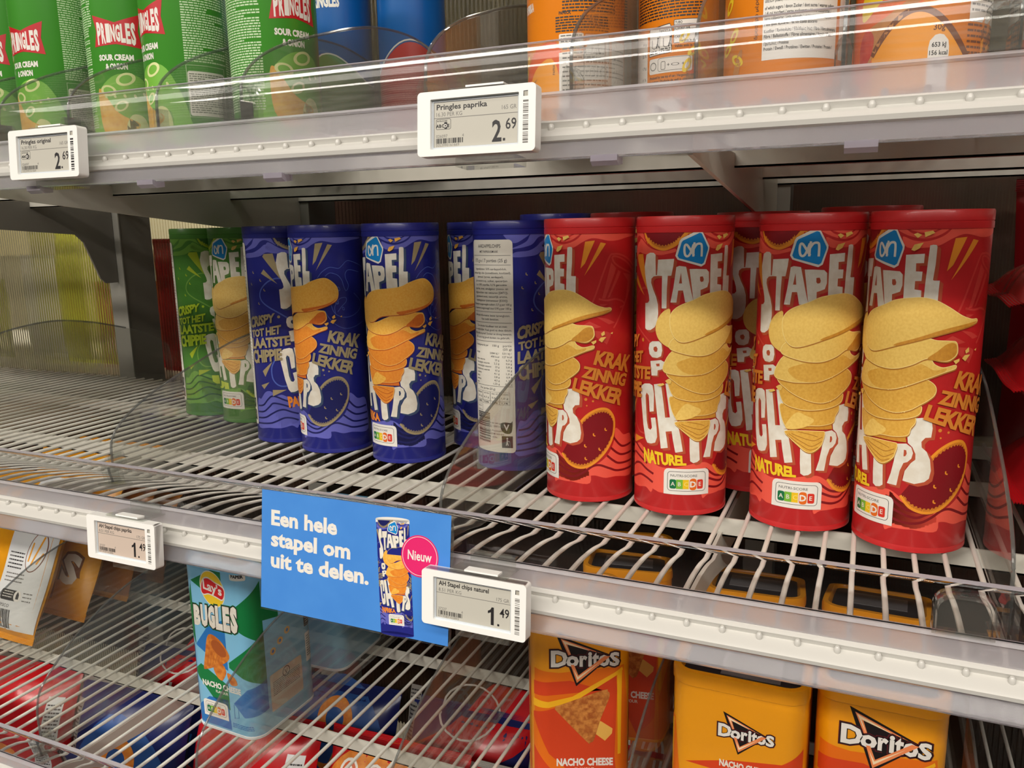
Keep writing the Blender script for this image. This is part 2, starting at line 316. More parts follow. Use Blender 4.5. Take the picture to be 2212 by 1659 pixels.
# ------------------------------------------------------------------ canister artwork (traced outlines, tenths of a millimetre)
ARTD = """k0:-167,1621,-154,1691,-95,1747,18,1791,264,1819,372,1863,464,1892,535,1895,594,1859,638,1806,652,1746,634,1675,573,1631,477,1593,322,1553,87,1533,-24,1477,-97,1473,-146,1531;k0l:639,1691,574,1647,478,1614,324,1586,240,1572,271,1545,322,1553,477,1593,573,1631;S:-404,2144,-359,2162,-321,2161,-303,2146,-302,2101,-297,1986,-283,1984,-282,1979,-317,1975,-341,1956,-344,1923,-322,1871,-291,1811,-273,1751,-269,1682,-277,1612,-302,1566,-344,1540,-384,1537,-406,1549,-410,1755,-377,1760,-361,1779,-367,1821,-394,1897,-418,1989,-425,2050;T:-279,2107,-143,2115,-149,2060,-163,1983,-192,1982,-197,1878,-198,1724,-239,1722,-240,1876,-240,1980,-287,1980,-282,2041;A:-125,2051,-103,2060,-51,2053,-29,1958,-6,1854,13,1780,-52,1775,-70,1868,-107,1867,-119,1772,-166,1772,-144,1895;Ah:-88,2009,-79,1923,-102,1923;P:-24,2035,34,2035,111,2031,132,2009,135,1935,122,1891,90,1878,66,1870,69,1781,13,1780,-5,1906;Ph:59,1974,82,1976,91,1954,87,1936,70,1932,60,1943;E:145,2145,262,2153,261,2090,213,2088,215,2033,256,2032,254,1968,215,1967,215,1910,258,1904,260,1806,148,1810,145,2001;L:290,2208,308,2213,329,2211,334,2198,332,2084,323,1975,331,1972,365,1972,363,1914,362,1812,275,1817,278,1948,285,2111;o:-352,1430,-324,1450,-258,1456,-235,1437,-227,1383,-237,1335,-271,1318,-322,1319,-350,1343,-360,1389;oh:-307,1404,-282,1412,-269,1394,-274,1369,-295,1366,-310,1384;p:-339,1286,-237,1304,-202,1287,-201,1251,-233,1225,-265,1217,-267,1172,-325,1167;ph:-283,1269,-249,1274,-248,1252,-276,1248;C:-449,1063,-403,1089,-346,1097,-313,1086,-297,1016,-297,870,-339,859,-353,997,-377,1016,-391,989,-371,779,-354,717,-329,707,-312,727,-326,810,-280,820,-267,737,-260,657,-278,607,-318,591,-362,590,-386,626,-414,736,-441,896,-460,1007;H:-299,1096,-234,1111,-207,944,-192,830,-152,836,-169,950,-195,1113,-143,1128,-122,1012,-107,895,-88,786,-64,677,-43,555,-103,542,-124,644,-136,722,-186,713,-177,658,-165,578,-225,565,-241,694,-265,852;I:6,732,80,737,97,481,75,463,43,456,18,472,11,557;Q:176,807,238,816,272,792,285,752,277,710,254,682,229,671,208,609,193,497,128,501,149,580,165,676;Qh:226,770,241,767,246,743,238,723,226,720;Z:241,870,251,945,278,1005,331,1013,384,1011,397,939,392,873,355,869,332,839,337,798,370,768,396,711,408,630,399,571,371,545,308,525,231,541,241,614,276,677,303,705,301,746,279,793,248,822;lgw:29,2331,67,2327,131,2209,130,2184,98,2071,67,2052,-116,2108,-135,2138,-104,2251,-91,2270;lgb:47,2313,65,2307,119,2198,117,2180,87,2083,70,2070,-105,2119,-118,2138,-89,2240,-79,2255;lg1:8,2138,-26,2193,-49,2223,-63,2215,-66,2175,-58,2142,-40,2134,-21,2156,3,2225;lg2:2,2131,4,2192,10,2240;lg3:5,2192,28,2225,58,2228,67,2203,67,2130;sc:-194,188,-194,376,-171,407,-3,422,161,409,183,375,187,183;scA:-142,317,-89,323,-92,240,-141,243;scE:90,323,131,324,135,242,94,239;bm:443,2254,523,2262,441,2075,404,2034;bm:571,2246,617,2236,502,2067,435,1973;bm:-571,2117,-552,2145,-452,2149,-388,1864;bm:-603,1933,-568,1977,-424,1816;bm:-682,833,-542,949,-649,770;bm:-721,669,-599,710,-680,625;bm:-565,622,-405,622,-569,548;wv:134,2333,340,2330,298,2302,243,2294,187,2305;wv:58,2328,124,2323,176,2290,243,2279,302,2291,348,2313,364,2330,407,2329,372,2294,315,2265,243,2254,170,2269,106,2296;wv:113,2269,181,2244,252,2235,323,2250,380,2279,419,2320,434,2332,578,2326,659,2319,752,2323,980,2325,981,2298,846,2284,732,2261,643,2258,571,2272,517,2281,472,2274,411,2245,347,2208,261,2193,145,2196;wv:-928,2330,-677,2333,-739,2273,-840,2236;wv:-866,2182,-777,2216,-703,2256,-645,2331,-483,2330,-435,2269,-413,2240,-475,2278,-532,2295,-586,2279,-662,2215,-819,2182;wv:-825,2149,-690,2163,-603,2199,-536,2246,-478,2237,-432,2196,-387,2171,-308,2152,-357,2145,-452,2152,-525,2161,-620,2117,-835,2104;wv:-525,2194,-410,2166,-277,2143,-186,2156,-131,2171,-139,2193,-213,2176,-313,2184,-389,2213,-497,2272;wb:129,433,249,386,358,325,472,324,568,363,652,439,707,556,716,654,758,635,817,583,945,547,970,212,720,221,619,219,536,244,472,240,382,198,295,179,183,174,125,164;wb:-814,491,-745,509,-673,586,-617,607,-570,592,-537,549,-467,566,-403,537,-355,507,-281,490,-302,185,-376,202,-495,177,-646,176,-854,178;wb:-573,497,-383,492,-322,442,-212,404,-63,422,25,445,143,457,235,404,325,337,463,308,484,178,338,178,188,204,-192,185,-271,196,-378,222,-516,193;wl:155,401,248,335,340,315,407,313;wl:182,318,268,284,340,273,399,300,448,319;wl:181,246,277,226,366,238,440,281,503,328,568,338,662,301,750,270,968,260;wl:635,420,699,366,772,333,966,325;wl:670,487,738,431,807,406,963,402;wl:697,578,759,507,819,479,947,483;wl:-816,420,-713,438,-636,510,-583,548,-520,540,-438,504,-366,477;wl:-830,347,-708,364,-624,424,-571,466,-475,453,-362,412;wl:-833,275,-691,295,-591,347,-515,383,-446,391,-365,359,-292,334;wl:-847,210,-641,229,-561,251,-453,295,-370,289,-297,259;po:224,427,278,357,340,323,407,314,472,332,535,373,601,436,652,505,693,599,704,705,687,772,642,826,583,840,519,823,456,782,400,721;po:-437,2334,-412,2289,-365,2236,-303,2203,-231,2188,-172,2204,-126,2230,-91,2273,-37,2331,18,2341;pl:-344,1871,-439,1876,-533,1839,-613,1765,-640,1690,-616,1624,-546,1566,-434,1497,-341,1435;pl:-515,962,-557,877,-557,765,-517,696,-460,665,-378,665;c1:-164,1713,-202,1712,-245,1673,-278,1615,-286,1541,-254,1466,-182,1415,-116,1394,-18,1355,97,1337,201,1357,293,1398,373,1452,405,1518,321,1548,118,1495,-51,1445,-128,1486,-165,1583;c2:-128,1489,-9,1465,138,1518,308,1572,377,1563,463,1559,502,1551,517,1512,514,1464,467,1423,414,1420,324,1435,239,1388,149,1354,62,1346,-50,1363,-167,1408;c2i:327,1435,383,1486,444,1539,496,1541,511,1499,503,1457,454,1423,388,1423;c0:-167,1621,-154,1691,-95,1747,17,1795,100,1834,207,1853,282,1855,357,1836,437,1791,526,1734,603,1707,653,1706,662,1686,608,1665,491,1635,374,1601,253,1558,124,1513,-9,1465,-81,1459,-129,1494,-156,1553;c0l:604,1703,499,1700,369,1674,248,1621,121,1555,6,1507,-102,1514,-85,1476,-9,1465,124,1513,253,1558,374,1601,491,1635,608,1665,656,1686;c0e:656,1689,489,1659,373,1625,252,1576,123,1527,124,1511,253,1555,375,1598,491,1633,608,1663;c3:-144,1381,-28,1355,150,1350,324,1432,377,1394,431,1374,510,1390,512,1365,436,1338,325,1288,230,1241,128,1201,25,1189,-105,1190,-218,1228;c3i:-102,1291,100,1363,218,1416,319,1383,377,1353,448,1369,435,1342,325,1292,230,1245,128,1204,44,1192,-53,1216;c4:-183,1201,25,1185,128,1201,231,1238,319,1284,369,1266,397,1227,390,1180,350,1138,303,1104,243,1062,156,1034,65,1043,-28,1079,-113,1129;c5:-173,1151,-81,1111,36,1051,156,1032,243,1058,311,1096,311,1048,274,1016,189,990,87,977,-19,981,-133,1023;c6:-150,1011,-19,981,96,977,204,990,278,1013,284,973,259,930,241,878,153,857,52,854,-51,825,-109,841,-147,926;c6l:-33,952,36,934,97,896,25,839,-91,819,-103,859;c7:-121,812,5,826,123,826,215,826,237,829,231,869,249,912,152,869,52,849;c8:-111,797,7,814,140,813,180,803,169,735,156,699,119,662,82,645,39,656,-16,702,-69,748;cl:-79,780,24,721,91,694,161,734;cl:-60,785,42,750,105,739,163,767;cl:-93,772,6,703,76,665,133,686;cl:-14,804,66,789,127,769;cr:188,2284,210,2294,239,2279,213,2258;cr:251,2297,299,2307,314,2292,257,2264;cr:179,2179,196,2215,251,2228,229,2189,199,2171;cr:573,1490,601,1512,607,1480,581,1467;cr:553,1436,573,1458,618,1460,581,1415;cr:491,1421,534,1436,534,1417,510,1397;cr:655,1489,677,1500,673,1481;cr:-264,1098,-211,1118,-197,1105,-238,1086;cr:-194,1137,-173,1154,-140,1144,-151,1115,-176,1116;KRAK:542,1350,905,1277,850,1132,509,1229;ZINNIG:429,1220,843,1125,805,1013,409,1119;LEKKER:356,1114,806,988,756,853,330,1004;NATUREL:-405,545,-19,517,-11,435,-394,413;CRISPY:-808,1448,-471,1498,-482,1394,-824,1311;TOT HET:-807,1295,-415,1367,-426,1262,-803,1210;LAATSTE:-814,1204,-326,1243,-329,1133,-817,1079;CHIPPIE:-818,1071,-429,1101,-431,965,-808,912;dot:448,924;dot:509,908;dot:456,869;dot:-437,1451;cm:-709,1945;cm:-614,1859;cm:-572,1752;cm:-654,1602;cm:-752,1816;cm2:625,656;cm2:523,613;cm2:448,514;cm2:572,483;cm2:452,400;gl:502,1747,533,1823,595,1997,652,2131,687,2148,754,2143,848,2109,961,2043;gl:674,2123,705,2130,786,2104,879,2054,963,1988;gl:674,2123,696,2077,776,2028,938,1970;gl:962,2019,939,1934,827,1754,728,1582,691,1530;gl:556,1780,629,1766,708,1774,790,1749,809,1717,758,1701;gs:665,2078,715,2031,612,1782,584,1783;gs:735,2015,765,1998,654,1796,633,1785;gs:788,1989,938,1966,827,1754,859,1916;gs:564,1738,637,1735,580,1707;gs:533,1631,629,1612,709,1576,646,1564;gs:425,1562,479,1593,581,1544,502,1530;gs:502,1515,630,1503,673,1484,630,1393,534,1460;sl:449,1902,500,1963,580,2008,665,1993,708,2019,755,2060,802,2068,942,2024,1012,1996;sl:528,1916,576,1949,653,1927,699,1870,720,1797,744,1756,775,1810,744,1891,747,1946,796,1975,934,1944;sl:572,1615,606,1526,692,1480,802,1487,910,1542,947,1620,840,1726;sl:506,1554,548,1473,622,1397,719,1357,835,1370,975,1412;sl:613,1517,610,1597,662,1674,731,1686,737,1645,682,1593,638,1540"""
ART = {}
for _e in ARTD.split(';'):
    _k, _p = _e.split(':'); _n = [float(x) / 10 for x in _p.split(',')]
    ART.setdefault(_k, []).append([(_n[i], _n[i + 1]) for i in range(0, len(_n), 2)])
WHITE = mat('print_white', (236, 232, 224), 0.42)
CREAM = mat('print_cream', (238, 234, 222), 0.42, var=(226, 218, 202), scale=140)
INK = mat('print_ink', (38, 36, 38), 0.45); GREYINK = mat('print_grey_ink', (120, 118, 114), 0.45)
LOGOB = mat('print_logo_blue', (10, 134, 208), 0.4)
NS = [mat('score_green', (18, 112, 66), .42), mat('score_lime', (124, 184, 58), .42), mat('score_yellow', (240, 196, 30), .42), mat('score_orange', (228, 108, 26), .42), mat('score_red', (216, 52, 36), .42)]
PAL = {
 'red': dict(base=mat('can_red', (196, 36, 38), .36, coat=.25), dark=mat('can_dark_red', (128, 14, 24), .4), wave=mat('can_coral', (240, 92, 74), .4), beam=mat('can_orange', (238, 152, 44), .4), txt=mat('can_ochre', (216, 134, 50), .4), sh=mat('letter_shade_red', (186, 82, 52), .42), pen=mat('can_pen_red', (208, 66, 58), .4), name=mat('name_yellow', (244, 206, 40), .4),
   c=[mat('chip_pale', (244, 206, 108), .5, var=(236, 194, 96), scale=520), mat('chip_mid', (230, 180, 76), .5, var=(220, 164, 62), scale=480), mat('chip_deep', (212, 150, 50), .5, var=(200, 136, 42), scale=480), mat('chip_line', (180, 118, 38), .5), mat('chip_edge', (252, 228, 150), .5)], word='NATUREL'),
 'blue': dict(base=mat('can_blue', (32, 37, 128), .36, coat=.25), dark=mat('can_dark_blue', (22, 26, 92), .4), wave=mat('can_periwinkle', (100, 102, 190), .4), beam=mat('can_gold', (162, 146, 108), .4), txt=mat('can_gold_text', (158, 144, 108), .4), sh=mat('letter_shade_blue', (58, 76, 108), .42), pen=mat('can_pen_blue', (78, 98, 182), .4), name=mat('name_orange', (238, 142, 44), .4),
   c=[mat('chip_paprika_pale', (244, 190, 84), .5, var=(238, 172, 62), scale=520), mat('chip_paprika_mid', (234, 148, 48), .5, var=(228, 132, 36), scale=480), mat('chip_paprika_deep', (220, 116, 30), .5, var=(210, 102, 25), scale=480), mat('chip_paprika_line', (190, 84, 20), .5), mat('chip_paprika_edge', (250, 206, 110), .5)], word='PAPRIKA'),
 'green': dict(base=mat('can_green', (72, 130, 46), .36, coat=.25), dark=mat('can_dark_green', (46, 96, 34), .4), wave=mat('can_lime_wave', (112, 166, 62), .4), beam=mat('can_lime', (168, 188, 40), .4), txt=mat('can_lime_text', (176, 204, 40), .4), sh=mat('letter_shade_green', (96, 132, 62), .42), pen=mat('can_pen_green', (112, 160, 64), .4), name=mat('name_lime', (196, 214, 60), .4),
   c=[mat('chip_onion_pale', (240, 204, 118), .5, var=(234, 190, 98), scale=520), mat('chip_onion_mid', (230, 176, 82), .5, var=(220, 160, 66), scale=480), mat('chip_onion_deep', (216, 146, 56), .5, var=(204, 130, 46), scale=480), mat('chip_onion_line', (180, 112, 40), .5), mat('chip_onion_edge', (250, 226, 160), .5)], word='UI'),
}
def score_label(a, cx=-0.5, z0=18.4, W=37.7, H=22.2, L=10):
    x0 = cx - W / 2; r = 4
    a.poly([(x0, z0), (x0 + W, z0)] + [(x0 + W - r + r * cos(t), z0 + H - r + r * sin(t)) for t in (0, .5, 1, pi / 2)] + [(x0 + r + r * cos(t), z0 + H - r + r * sin(t)) for t in (pi / 2, 2.1, 2.6, pi)], WHITE, L)
    b = rrect(x0 + 3.2, x0 + W - 3.2, z0 + 3.2, z0 + H - 2.6, 2.6)
    a.stroke(b, .35, INK, L + 1, smooth=False, closed=True)
    a.text('NUTRI-SCORE', GREYINK, L + 1, at=(x0 + 5.6, z0 + H - 6.9), h=2.1, bold=.012, width=W - 16)
    cw = (W - 10) / 5.2; zx = z0 + 5.0
    for i in range(5):
        if i == 3: continue
        xx = x0 + 4.9 + cw * (i + (0.16 if i > 3 else 0)); a.rect(xx, xx + cw + (.02 if i < 2 else 0), zx, zx + 8.0, NS[i], L + 1, r=(1.4 if i in (0, 4) else 0))
        a.text('ABCDE'[i], CREAM if i != 2 else mat('score_pale', (250, 226, 120), .45), L + 2, at=(xx + cw / 2, zx + 2.4), h=3.6, align='c', bold=.01)
    xx = x0 + 4.9 + cw * 3; a.rect(xx - .5, xx + cw + 1.1, zx - 1.6, zx + 9.6, WHITE, L + 2, r=2.6); a.rect(xx + .1, xx + cw + .6, zx - 1, zx + 9, NS[3], L + 3, r=2.4)
    a.text('D', WHITE, L + 4, at=(xx + cw / 2 + .35, zx + 1.7), h=5.0, align='c', bold=.035)
def logo(a, L=8):
    a.poly(ART['lgw'][0], WHITE, L, smooth=False); a.poly(ART['lgb'][0], LOGOB, L + 1)
    for k in ('lg1', 'lg2', 'lg3'): a.stroke(ART[k][0], 1.7, WHITE, L + 2)
def chip_art(a, c, kind):
    o = [('c8', 1), ('c7', 2), ('c6', 1), ('c6l', 0), ('c5', 1), ('c4', 1), ('c3', 0), ('c3i', 1), ('c1', 0), ('c2', 0), ('c2i', 2), ('c0', 0), ('c0l', 0), ('c0e', 2)]
    for i, (k, q) in enumerate(o):
        p = ART[k][0]
        if kind == 'blue' and k in ('c0', 'c0l', 'c0e'):
            k = {'c0': 'k0', 'c0l': 'k0l', 'c0e': 'k0l'}[k]; p = ART[k][0]
        if k in ('c8', 'c6', 'c5', 'c4', 'c3', 'c2', 'c0', 'k0'):
            a.poly([(x + .3, z - 1.1) for x, z in p], c[3], 13.6 + i, smooth=True); a.stroke(p, .4, c[4], 14.3 + i, closed=True)
        a.poly(p, c[q], 14 + i, smooth=True)
    for p in ART['cl']: a.stroke(p, .5, c[3], 16)
    for p in ART['cr']: a.poly(p, c[0], 30)
def can_art(kind):
    P = PAL[kind]; a = Art()
    for p in ART['wv']: a.poly(p, P['wave'], 1, smooth=True)
    for p in ART['wb']: a.poly(p, P['wave'], 1, smooth=True)
    for p in ART['wl']: a.stroke(p, 1.9, P['dark'], 2)
    for p in ART['bm']: a.poly(p, P['beam'], 3)
    if kind == 'red':
        for p in ART['gl']: a.stroke(p, 1.5, P['pen'], 2)
        for p in ART['gs']: a.poly(p, P['pen'], 2)
    else:
        for p in ART['sl']: a.stroke(p, .7, P['pen'], 2)
        for cx, cz, rx in ((66, 178, 1.6), (63, 165, 2.2), (70, 157, 1.3), (58, 172, 1.5)): a.ell(cx, cz, rx, rx * 1.6, P['pen'], 2, .4, hole=.6)
    # potatoes: dark inside, orange rim, short hatching
    for j, p in enumerate(ART['po']):
        q = smooth_pts(p, 5, False); a.poly(q, P['dark'], 3); a.stroke(p, 2.0, P['beam'], 4)
        cx = sum(t[0] for t in q) / len(q); cz = sum(t[1] for t in q) / len(q)
        for i in range(2, len(q) - 2):
            for f in (0, .5):
                t = (q[i][0] + f * (q[i + 1][0] - q[i][0]), q[i][1] + f * (q[i + 1][1] - q[i][1])); l = 3.4 if i % 2 else 2.6
                a.stroke([t, (t[0] - .0 * l + (cx - t[0]) * .02, t[1] + l * (1 if t[1] < cz else -1))], .42, P['beam'], 4, smooth=False)
    for p in ART['pl']: a.stroke(p, 1.5, P['pen'], 2)
    for p in ART['cm'] + ART['cm2']: x, z = p[0]; a.stroke([(x - .9, z + 1.2), (x - .9, z - .6), (x + .7, z - 1.2)], 1.0, P['beam'], 4)
    for p, r in zip(ART['dot'], (1.3, .9, .7, 1.6)): a.ell(p[0][0], p[0][1], r, r, P['txt'], 4)
    for wd in ('KRAK', 'ZINNIG', 'LEKKER', 'CRISPY', 'TOT HET', 'LAATSTE', 'CHIPPIE'): a.text(wd, P['txt'], 31, quad=ART[wd][0], bold=.045, space=.94)
    a.text(P['word'], P['name'], 9, quad=ART['NATUREL'][0], bold=.05, space=.95)
    # big hand-cut lettering with its thick lower-right edge
    holes = {'A': 'Ah', 'P': 'Ph', 'o': 'oh', 'p': 'ph', 'Q': 'Qh'}
    for k in 'STAPELopCHIQZ':
        q = ART[k][0]; f = 1.0 if k not in 'op' else .6
        for d in (2.4, 1.6, .8):
            s = lambda t: (t[0] + d * f, t[1] - d * .75 * f)
            a.poly([s(t) for t in q], P['sh'], 6 + (2.4 - d) * .3)
        a.poly(q, CREAM, 7, [ART[holes[k]][0]] if k in holes else ())
        if k in holes: a.poly(ART[holes[k]][0], P['sh'], 6.9)
    chip_art(a, P['c'], kind); logo(a); score_label(a)
    # ingredients panel, left of the slogan
    u0, u1, zt, zb = -135.0, -84.0, 227, 19
    X0 = -134.5; X1 = -84.5
    a.rect(X0, X1, zb, zt, mat('label_paper', (232, 228, 216), .5), 10, r=4)
    T = lambda t, z, h=2.5, w=None, al='c', x=None, b=.006: a.text(t, INK, 11, at=({'c': (X0 + X1) / 2, 'l': X0 + 3, 'r': X1 - 2.5}[al] if x is None else x, z), h=h, align=al, bold=b, width=w)
    R_ = lambda z: a.rect(X0 + 2, X1 - 2, z, z + .35, INK, 11)
    T('AARDAPPELCHIPS', 219.5, 3.4, 27); T('MET PAPRIKASMAAK' if kind == 'blue' else 'NATUREL' if kind == 'red' else 'MET UISMAAK', 214.8, 2.2, 22); R_(212); T('175 g e / 7 porties (25 g)', 206, 3.2, 39); R_(203)
    z = 198.5
    for t in ('Ingrediënten: 50% aardappelvlok,', 'plantaardige olie (zonnebloem, koolzaad),', 'zetmeel (tarwe, aardappel),', 'glucosestroop, suiker, specerijen', 'o.a. 0,8% paprika, 0,1% gerookte', 'paprika, zout, emulgator (mono- en', 'diglyceriden van vetzuren [E471]),', 'gejodeerd zout, natuurlijk aroma,', 'voedingszuur (citroenzuur [E330])', 'Waarvan toegevoegde suikers 3,7 g per 100 g', 'en waarvan toegevoegd zout 0,90 g per 100 g.'):
        T(t, z, 2.0, min(46, len(t) * 1.18)); z -= 3.75
    R_(z + 1); z -= 3.2; T('Allergie-informatie: bevat tarwegluten.', z, 2.0, 43); z -= 3.6; T('Kan melk bevatten.', z, 2.0, 21); z -= 2.6; R_(z); z -= 4.2
    for t in ('Ten minste houdbaar tot en met:', 'zie onderzijde. Vaak goed na deze datum.', 'Kijk, ruik en proef. Donker en droog bewaren.', 'Na opening goed sluiten na gebruik.'): T(t, z, 2.0, min(46, len(t) * 1.2)); z -= 3.7
    R_(z + .6); z -= 4
    T('Voedingswaarde per', z, 2.1, 20, 'l'); T('100 g', z, 2.1, 7, 'r', X1 - 15); T('portie', z, 2.1, 8.5, 'r'); z -= 3.4; T('(25 g)', z, 2.1, 8.5, 'r'); z -= 4
    for n, p, q in (('energie', '2084 kJ /', '531 kJ /'), ('', '498 kcal', '127 kcal'), ('vetten, waarvan', '25 g', '6,3 g'), ('- verzadigde vetzuren', '2,2 g', '0,6 g'), ('- onverzadigde vetzuren', '23 g', '5,8 g'), ('koolhydraten, waarvan', '62 g', '16 g'), ('- suikers', '4,1 g', '1,0 g'), ('vezels', '3,8 g', '0,9 g'), ('eiwitten', '4,5 g', '1,1 g'), ('zout', '1,25 g', '0,33 g')):
        if n: T(n, z, 1.9, len(n) * 1.0, 'l')
        T(p, z, 1.9, len(p) * 1.15, 'r', X1 - 15); T(q, z, 1.9, len(q) * 1.15, 'r'); z -= 3.35
    R_(z + 1.6); z -= 2.2; T('Per portie (25 g)', z, 2.1, 20, x=X0 + 20); z -= 2
    for i, (n, p, q) in enumerate((('ENERGIE', '531 kJ', '6,0%'), ('VETTEN', '6,3 g', '9,0%'), ('VERZ. VET', '0,6 g', '3,0%'), ('SUIKERS', '1,0 g', '1,1%'), ('ZOUT', '0,33 g', '6,0%'))):
        x = X0 + 3 + (i % 4) * 10.6; zz = z - 14 * (i // 4); a.stroke([(x, zz), (x + 10, zz), (x + 10, zz - 12.5), (x, zz - 12.5)], .3, INK, 11, False, True); a.rect(x, x + 10, zz - 9.4, zz - 9.1, INK, 11)
        T(n, zz - 2.6, 1.3, 7.5, x=x + 5); T(p, zz - 6.6, 1.7, 7, x=x + 5); T(q, zz - 11.6, 1.6, 6.5, x=x + 5, b=.03)
    z -= 32
    T('Referentie-inname van een gemiddelde', z, 2.0, 42); z -= 3.4; T('volwassene 8400 kJ / 2000 kcal per dag.', z, 2.0, 42); z -= 4.5
    for t in ('Albert Heijn B.V., Provincialeweg 11', '1506 MA ZAANDAM, Nederland', 'ah.nl  ah.be'): T(t, z, 1.9, len(t) * 1.02); z -= 3.2
    a.bars(X0 + 4, X0 + 23, 28, 58, INK, 11, vert=False, unit=.42)
    a.poly([(X1 - 15, 48), (X1 - 11, 50), (X1 - 5, 49.5), (X1 - 3, 51), (X1 - 3.5, 42), (X1 - 6, 38.5), (X1 - 11, 39), (X1 - 14.5, 42.5)], mat('vegan_green', (40, 66, 44), .5), 11, smooth=True); a.text('V', WHITE, 12, at=(X1 - 9, 42), h=6, align='c', bold=.03)
    a.rect(X1 - 14, X1 - 3, 24, 36, INK, 11); a.ell(X1 - 8.5, 33.6, .9, .9, WHITE, 12); a.stroke([(X1 - 8.5, 32.5), (X1 - 8.7, 29.5), (X1 - 9.6, 26.5)], .9, WHITE, 12); a.stroke([(X1 - 8.6, 29.5), (X1 - 7.4, 26.5)], .8, WHITE, 12); a.stroke([(X1 - 8.4, 31.5), (X1 - 6.2, 30.2)], .6, WHITE, 12)
    return a
CAN_H = .2446; CAN_R = .039
CAN_ART = {k: can_art(k) for k in ('red', 'blue', 'green')}
def make_can(kind, lidmat=None):
    P = PAL[kind]; t = empty('snack_canister')
    b = MB(); b.lathe([(.0386, .0035), (CAN_R, .0045), (CAN_R, .232)], P['base'], 96)
    CAN_ART[kind].onto(b, cyl_wrap(39.0)); o = weld(b.build('tube', t, fixn=False))
    m = MB(); m.lathe([(.0, .0012), (.030, .0012), (.0375, .0), (.0392, .0006), (.0392, .0042), (.0388, .0052)], P['base'], 96); m.build('base_rim', t)
    m = MB(); m.lathe([(.0389, .2315), (.0396, .2318), (.0396, .2361), (.0392, .2365), (.0392, .2368), (.0396, .2372), (.0396, .2434), (.0390, .2446), (.0376, .2446), (.0368, .2428), (.030, .2424), (0, .2424)], lidmat or P['base'], 96); m.build('lid', t)
    return t
def weld(o):
    bm = bmesh.new(); bm.from_mesh(o.data); bmesh.ops.remove_doubles(bm, verts=bm.verts[:], dist=1e-6); bm.to_mesh(o.data); bm.free()
    o.data.polygons.foreach_set('use_smooth', [True] * len(o.data.polygons)); o.data.set_sharp_from_angle(angle=radians(35)); return o
CANS = {k: make_can(k) for k in ('red', 'blue', 'green')}
_first = set()
def put_can(kind, x, y, rot, label, group, tilt=0, z=0, ta=-90, tall=1.0):
    # tilt leans the top towards compass angle ta
    ax = Vector((-sin(radians(ta)), cos(radians(ta)), 0))
    mtx = Matrix.Rotation(radians(tilt), 4, ax) @ Matrix.Rotation(radians(rot), 4, 'Z')
    e = mtx.to_euler()
    if kind not in _first:
        _first.add(kind); o = CANS[kind]; o.location = (x, y, z); o.rotation_euler = e; tag(o, label, 'canister', group); return o
    r = dup(CANS[kind], (x, y, z), e, label, group); r.scale = (1, 1, tall); return r
GR, GB, GG = 'red chip canisters on the middle shelf', 'blue chip canisters on the middle shelf', 'green chip canisters on the middle shelf'
put_can('red', .1897, .1581, -135, 'red chip canister at the right end of the front row, nearest the camera', GR)
put_can('red', .1094, .1742, -89, 'red chip canister with full front facing out, directly left of the rightmost one', GR)
put_can('red', .0106, .1749, -69, 'red chip canister second from the left in the red row, gap on its right', GR)
put_can('red', -.0733, .1791, -142.3, 'leftmost red chip canister, beside the clear divider and the blue ones', GR)
put_can('red', .062, .257, -60, 'red chip canister in shadow behind the gap in the red row', GR, tall=1.012)
put_can('red', -.060, .268, -100, 'red chip canister hidden behind the leftmost red one, only its lid edge showing', GR, tall=1.022)
put_can('red', .150, .262, -110, 'red chip canister behind the two rightmost red ones, only its lid edge showing', GR, tall=1.022)
put_can('blue', -.2919, .2241, -104, 'blue chip canister with its front and score label facing out, mid row', GB)
put_can('blue', -.3896, .2298, -135.2, 'blue chip canister second from the left, slogan and potato side facing out', GB)
put_can('blue', -.468, .248, 5, 'leftmost blue chip canister, slogan side facing out beside the green ones', GB)
put_can('blue', -.236, .305, -142, 'blue chip canister set back between two others, partly hidden', GB)
put_can('blue', -.1735, .240, 58, 'blue chip canister turned to its white ingredients panel, behind the clear divider', GB)
put_can('blue', -.172, .358, -100, 'blue chip canister behind the one showing its ingredients panel', GB, tall=1.03)
put_can('green', -.5793, .3104, -92, 'green chip canister with chips on its front, touching the divider', GG)
put_can('green', -.658, .325, 10, 'green chip canister furthest left, slogan side facing out', GG)

# ------------------------------------------------------------------ shelving
WIRE = mat('white_wire', (226, 224, 214), .35, coat=.2); STEEL = mat('painted_steel', (206, 203, 192), .45); DSTEEL = mat('grey_steel', (112, 108, 100), .5)
CLEAR = clear_mat('clear_plastic'); PANEL = clear_mat('divider_plastic', (.90, .90, .88), .07); LIPM = clear_mat('lip_plastic', (.95, .95, .96), .03, scratch=.10); LIPG = glass_mat('lip_glass'); LIPE = frost_mat('lip_edge', .6, .2, col=(222, 218, 226)); EDGE = clear_mat('edge_plastic', (.62, .64, .66), .1, rough=.08)
FROST = frost_mat('frosted_plastic', .46, .34, col=(236, 233, 238)); FROST2 = frost_mat('frosted_strip', .24, .26, col=(226, 224, 230)); RIDGE = mat('ridge_plastic', (206, 204, 198), .3, coat=.3)
TABM = frost_mat('clip_plastic', .55, .4, col=(205, 198, 212))
X0S, X1S = -1.55, .62
SHZ = {'top': .307, 'middle': 0.0, 'lower': -.307}
PITCH = .0203
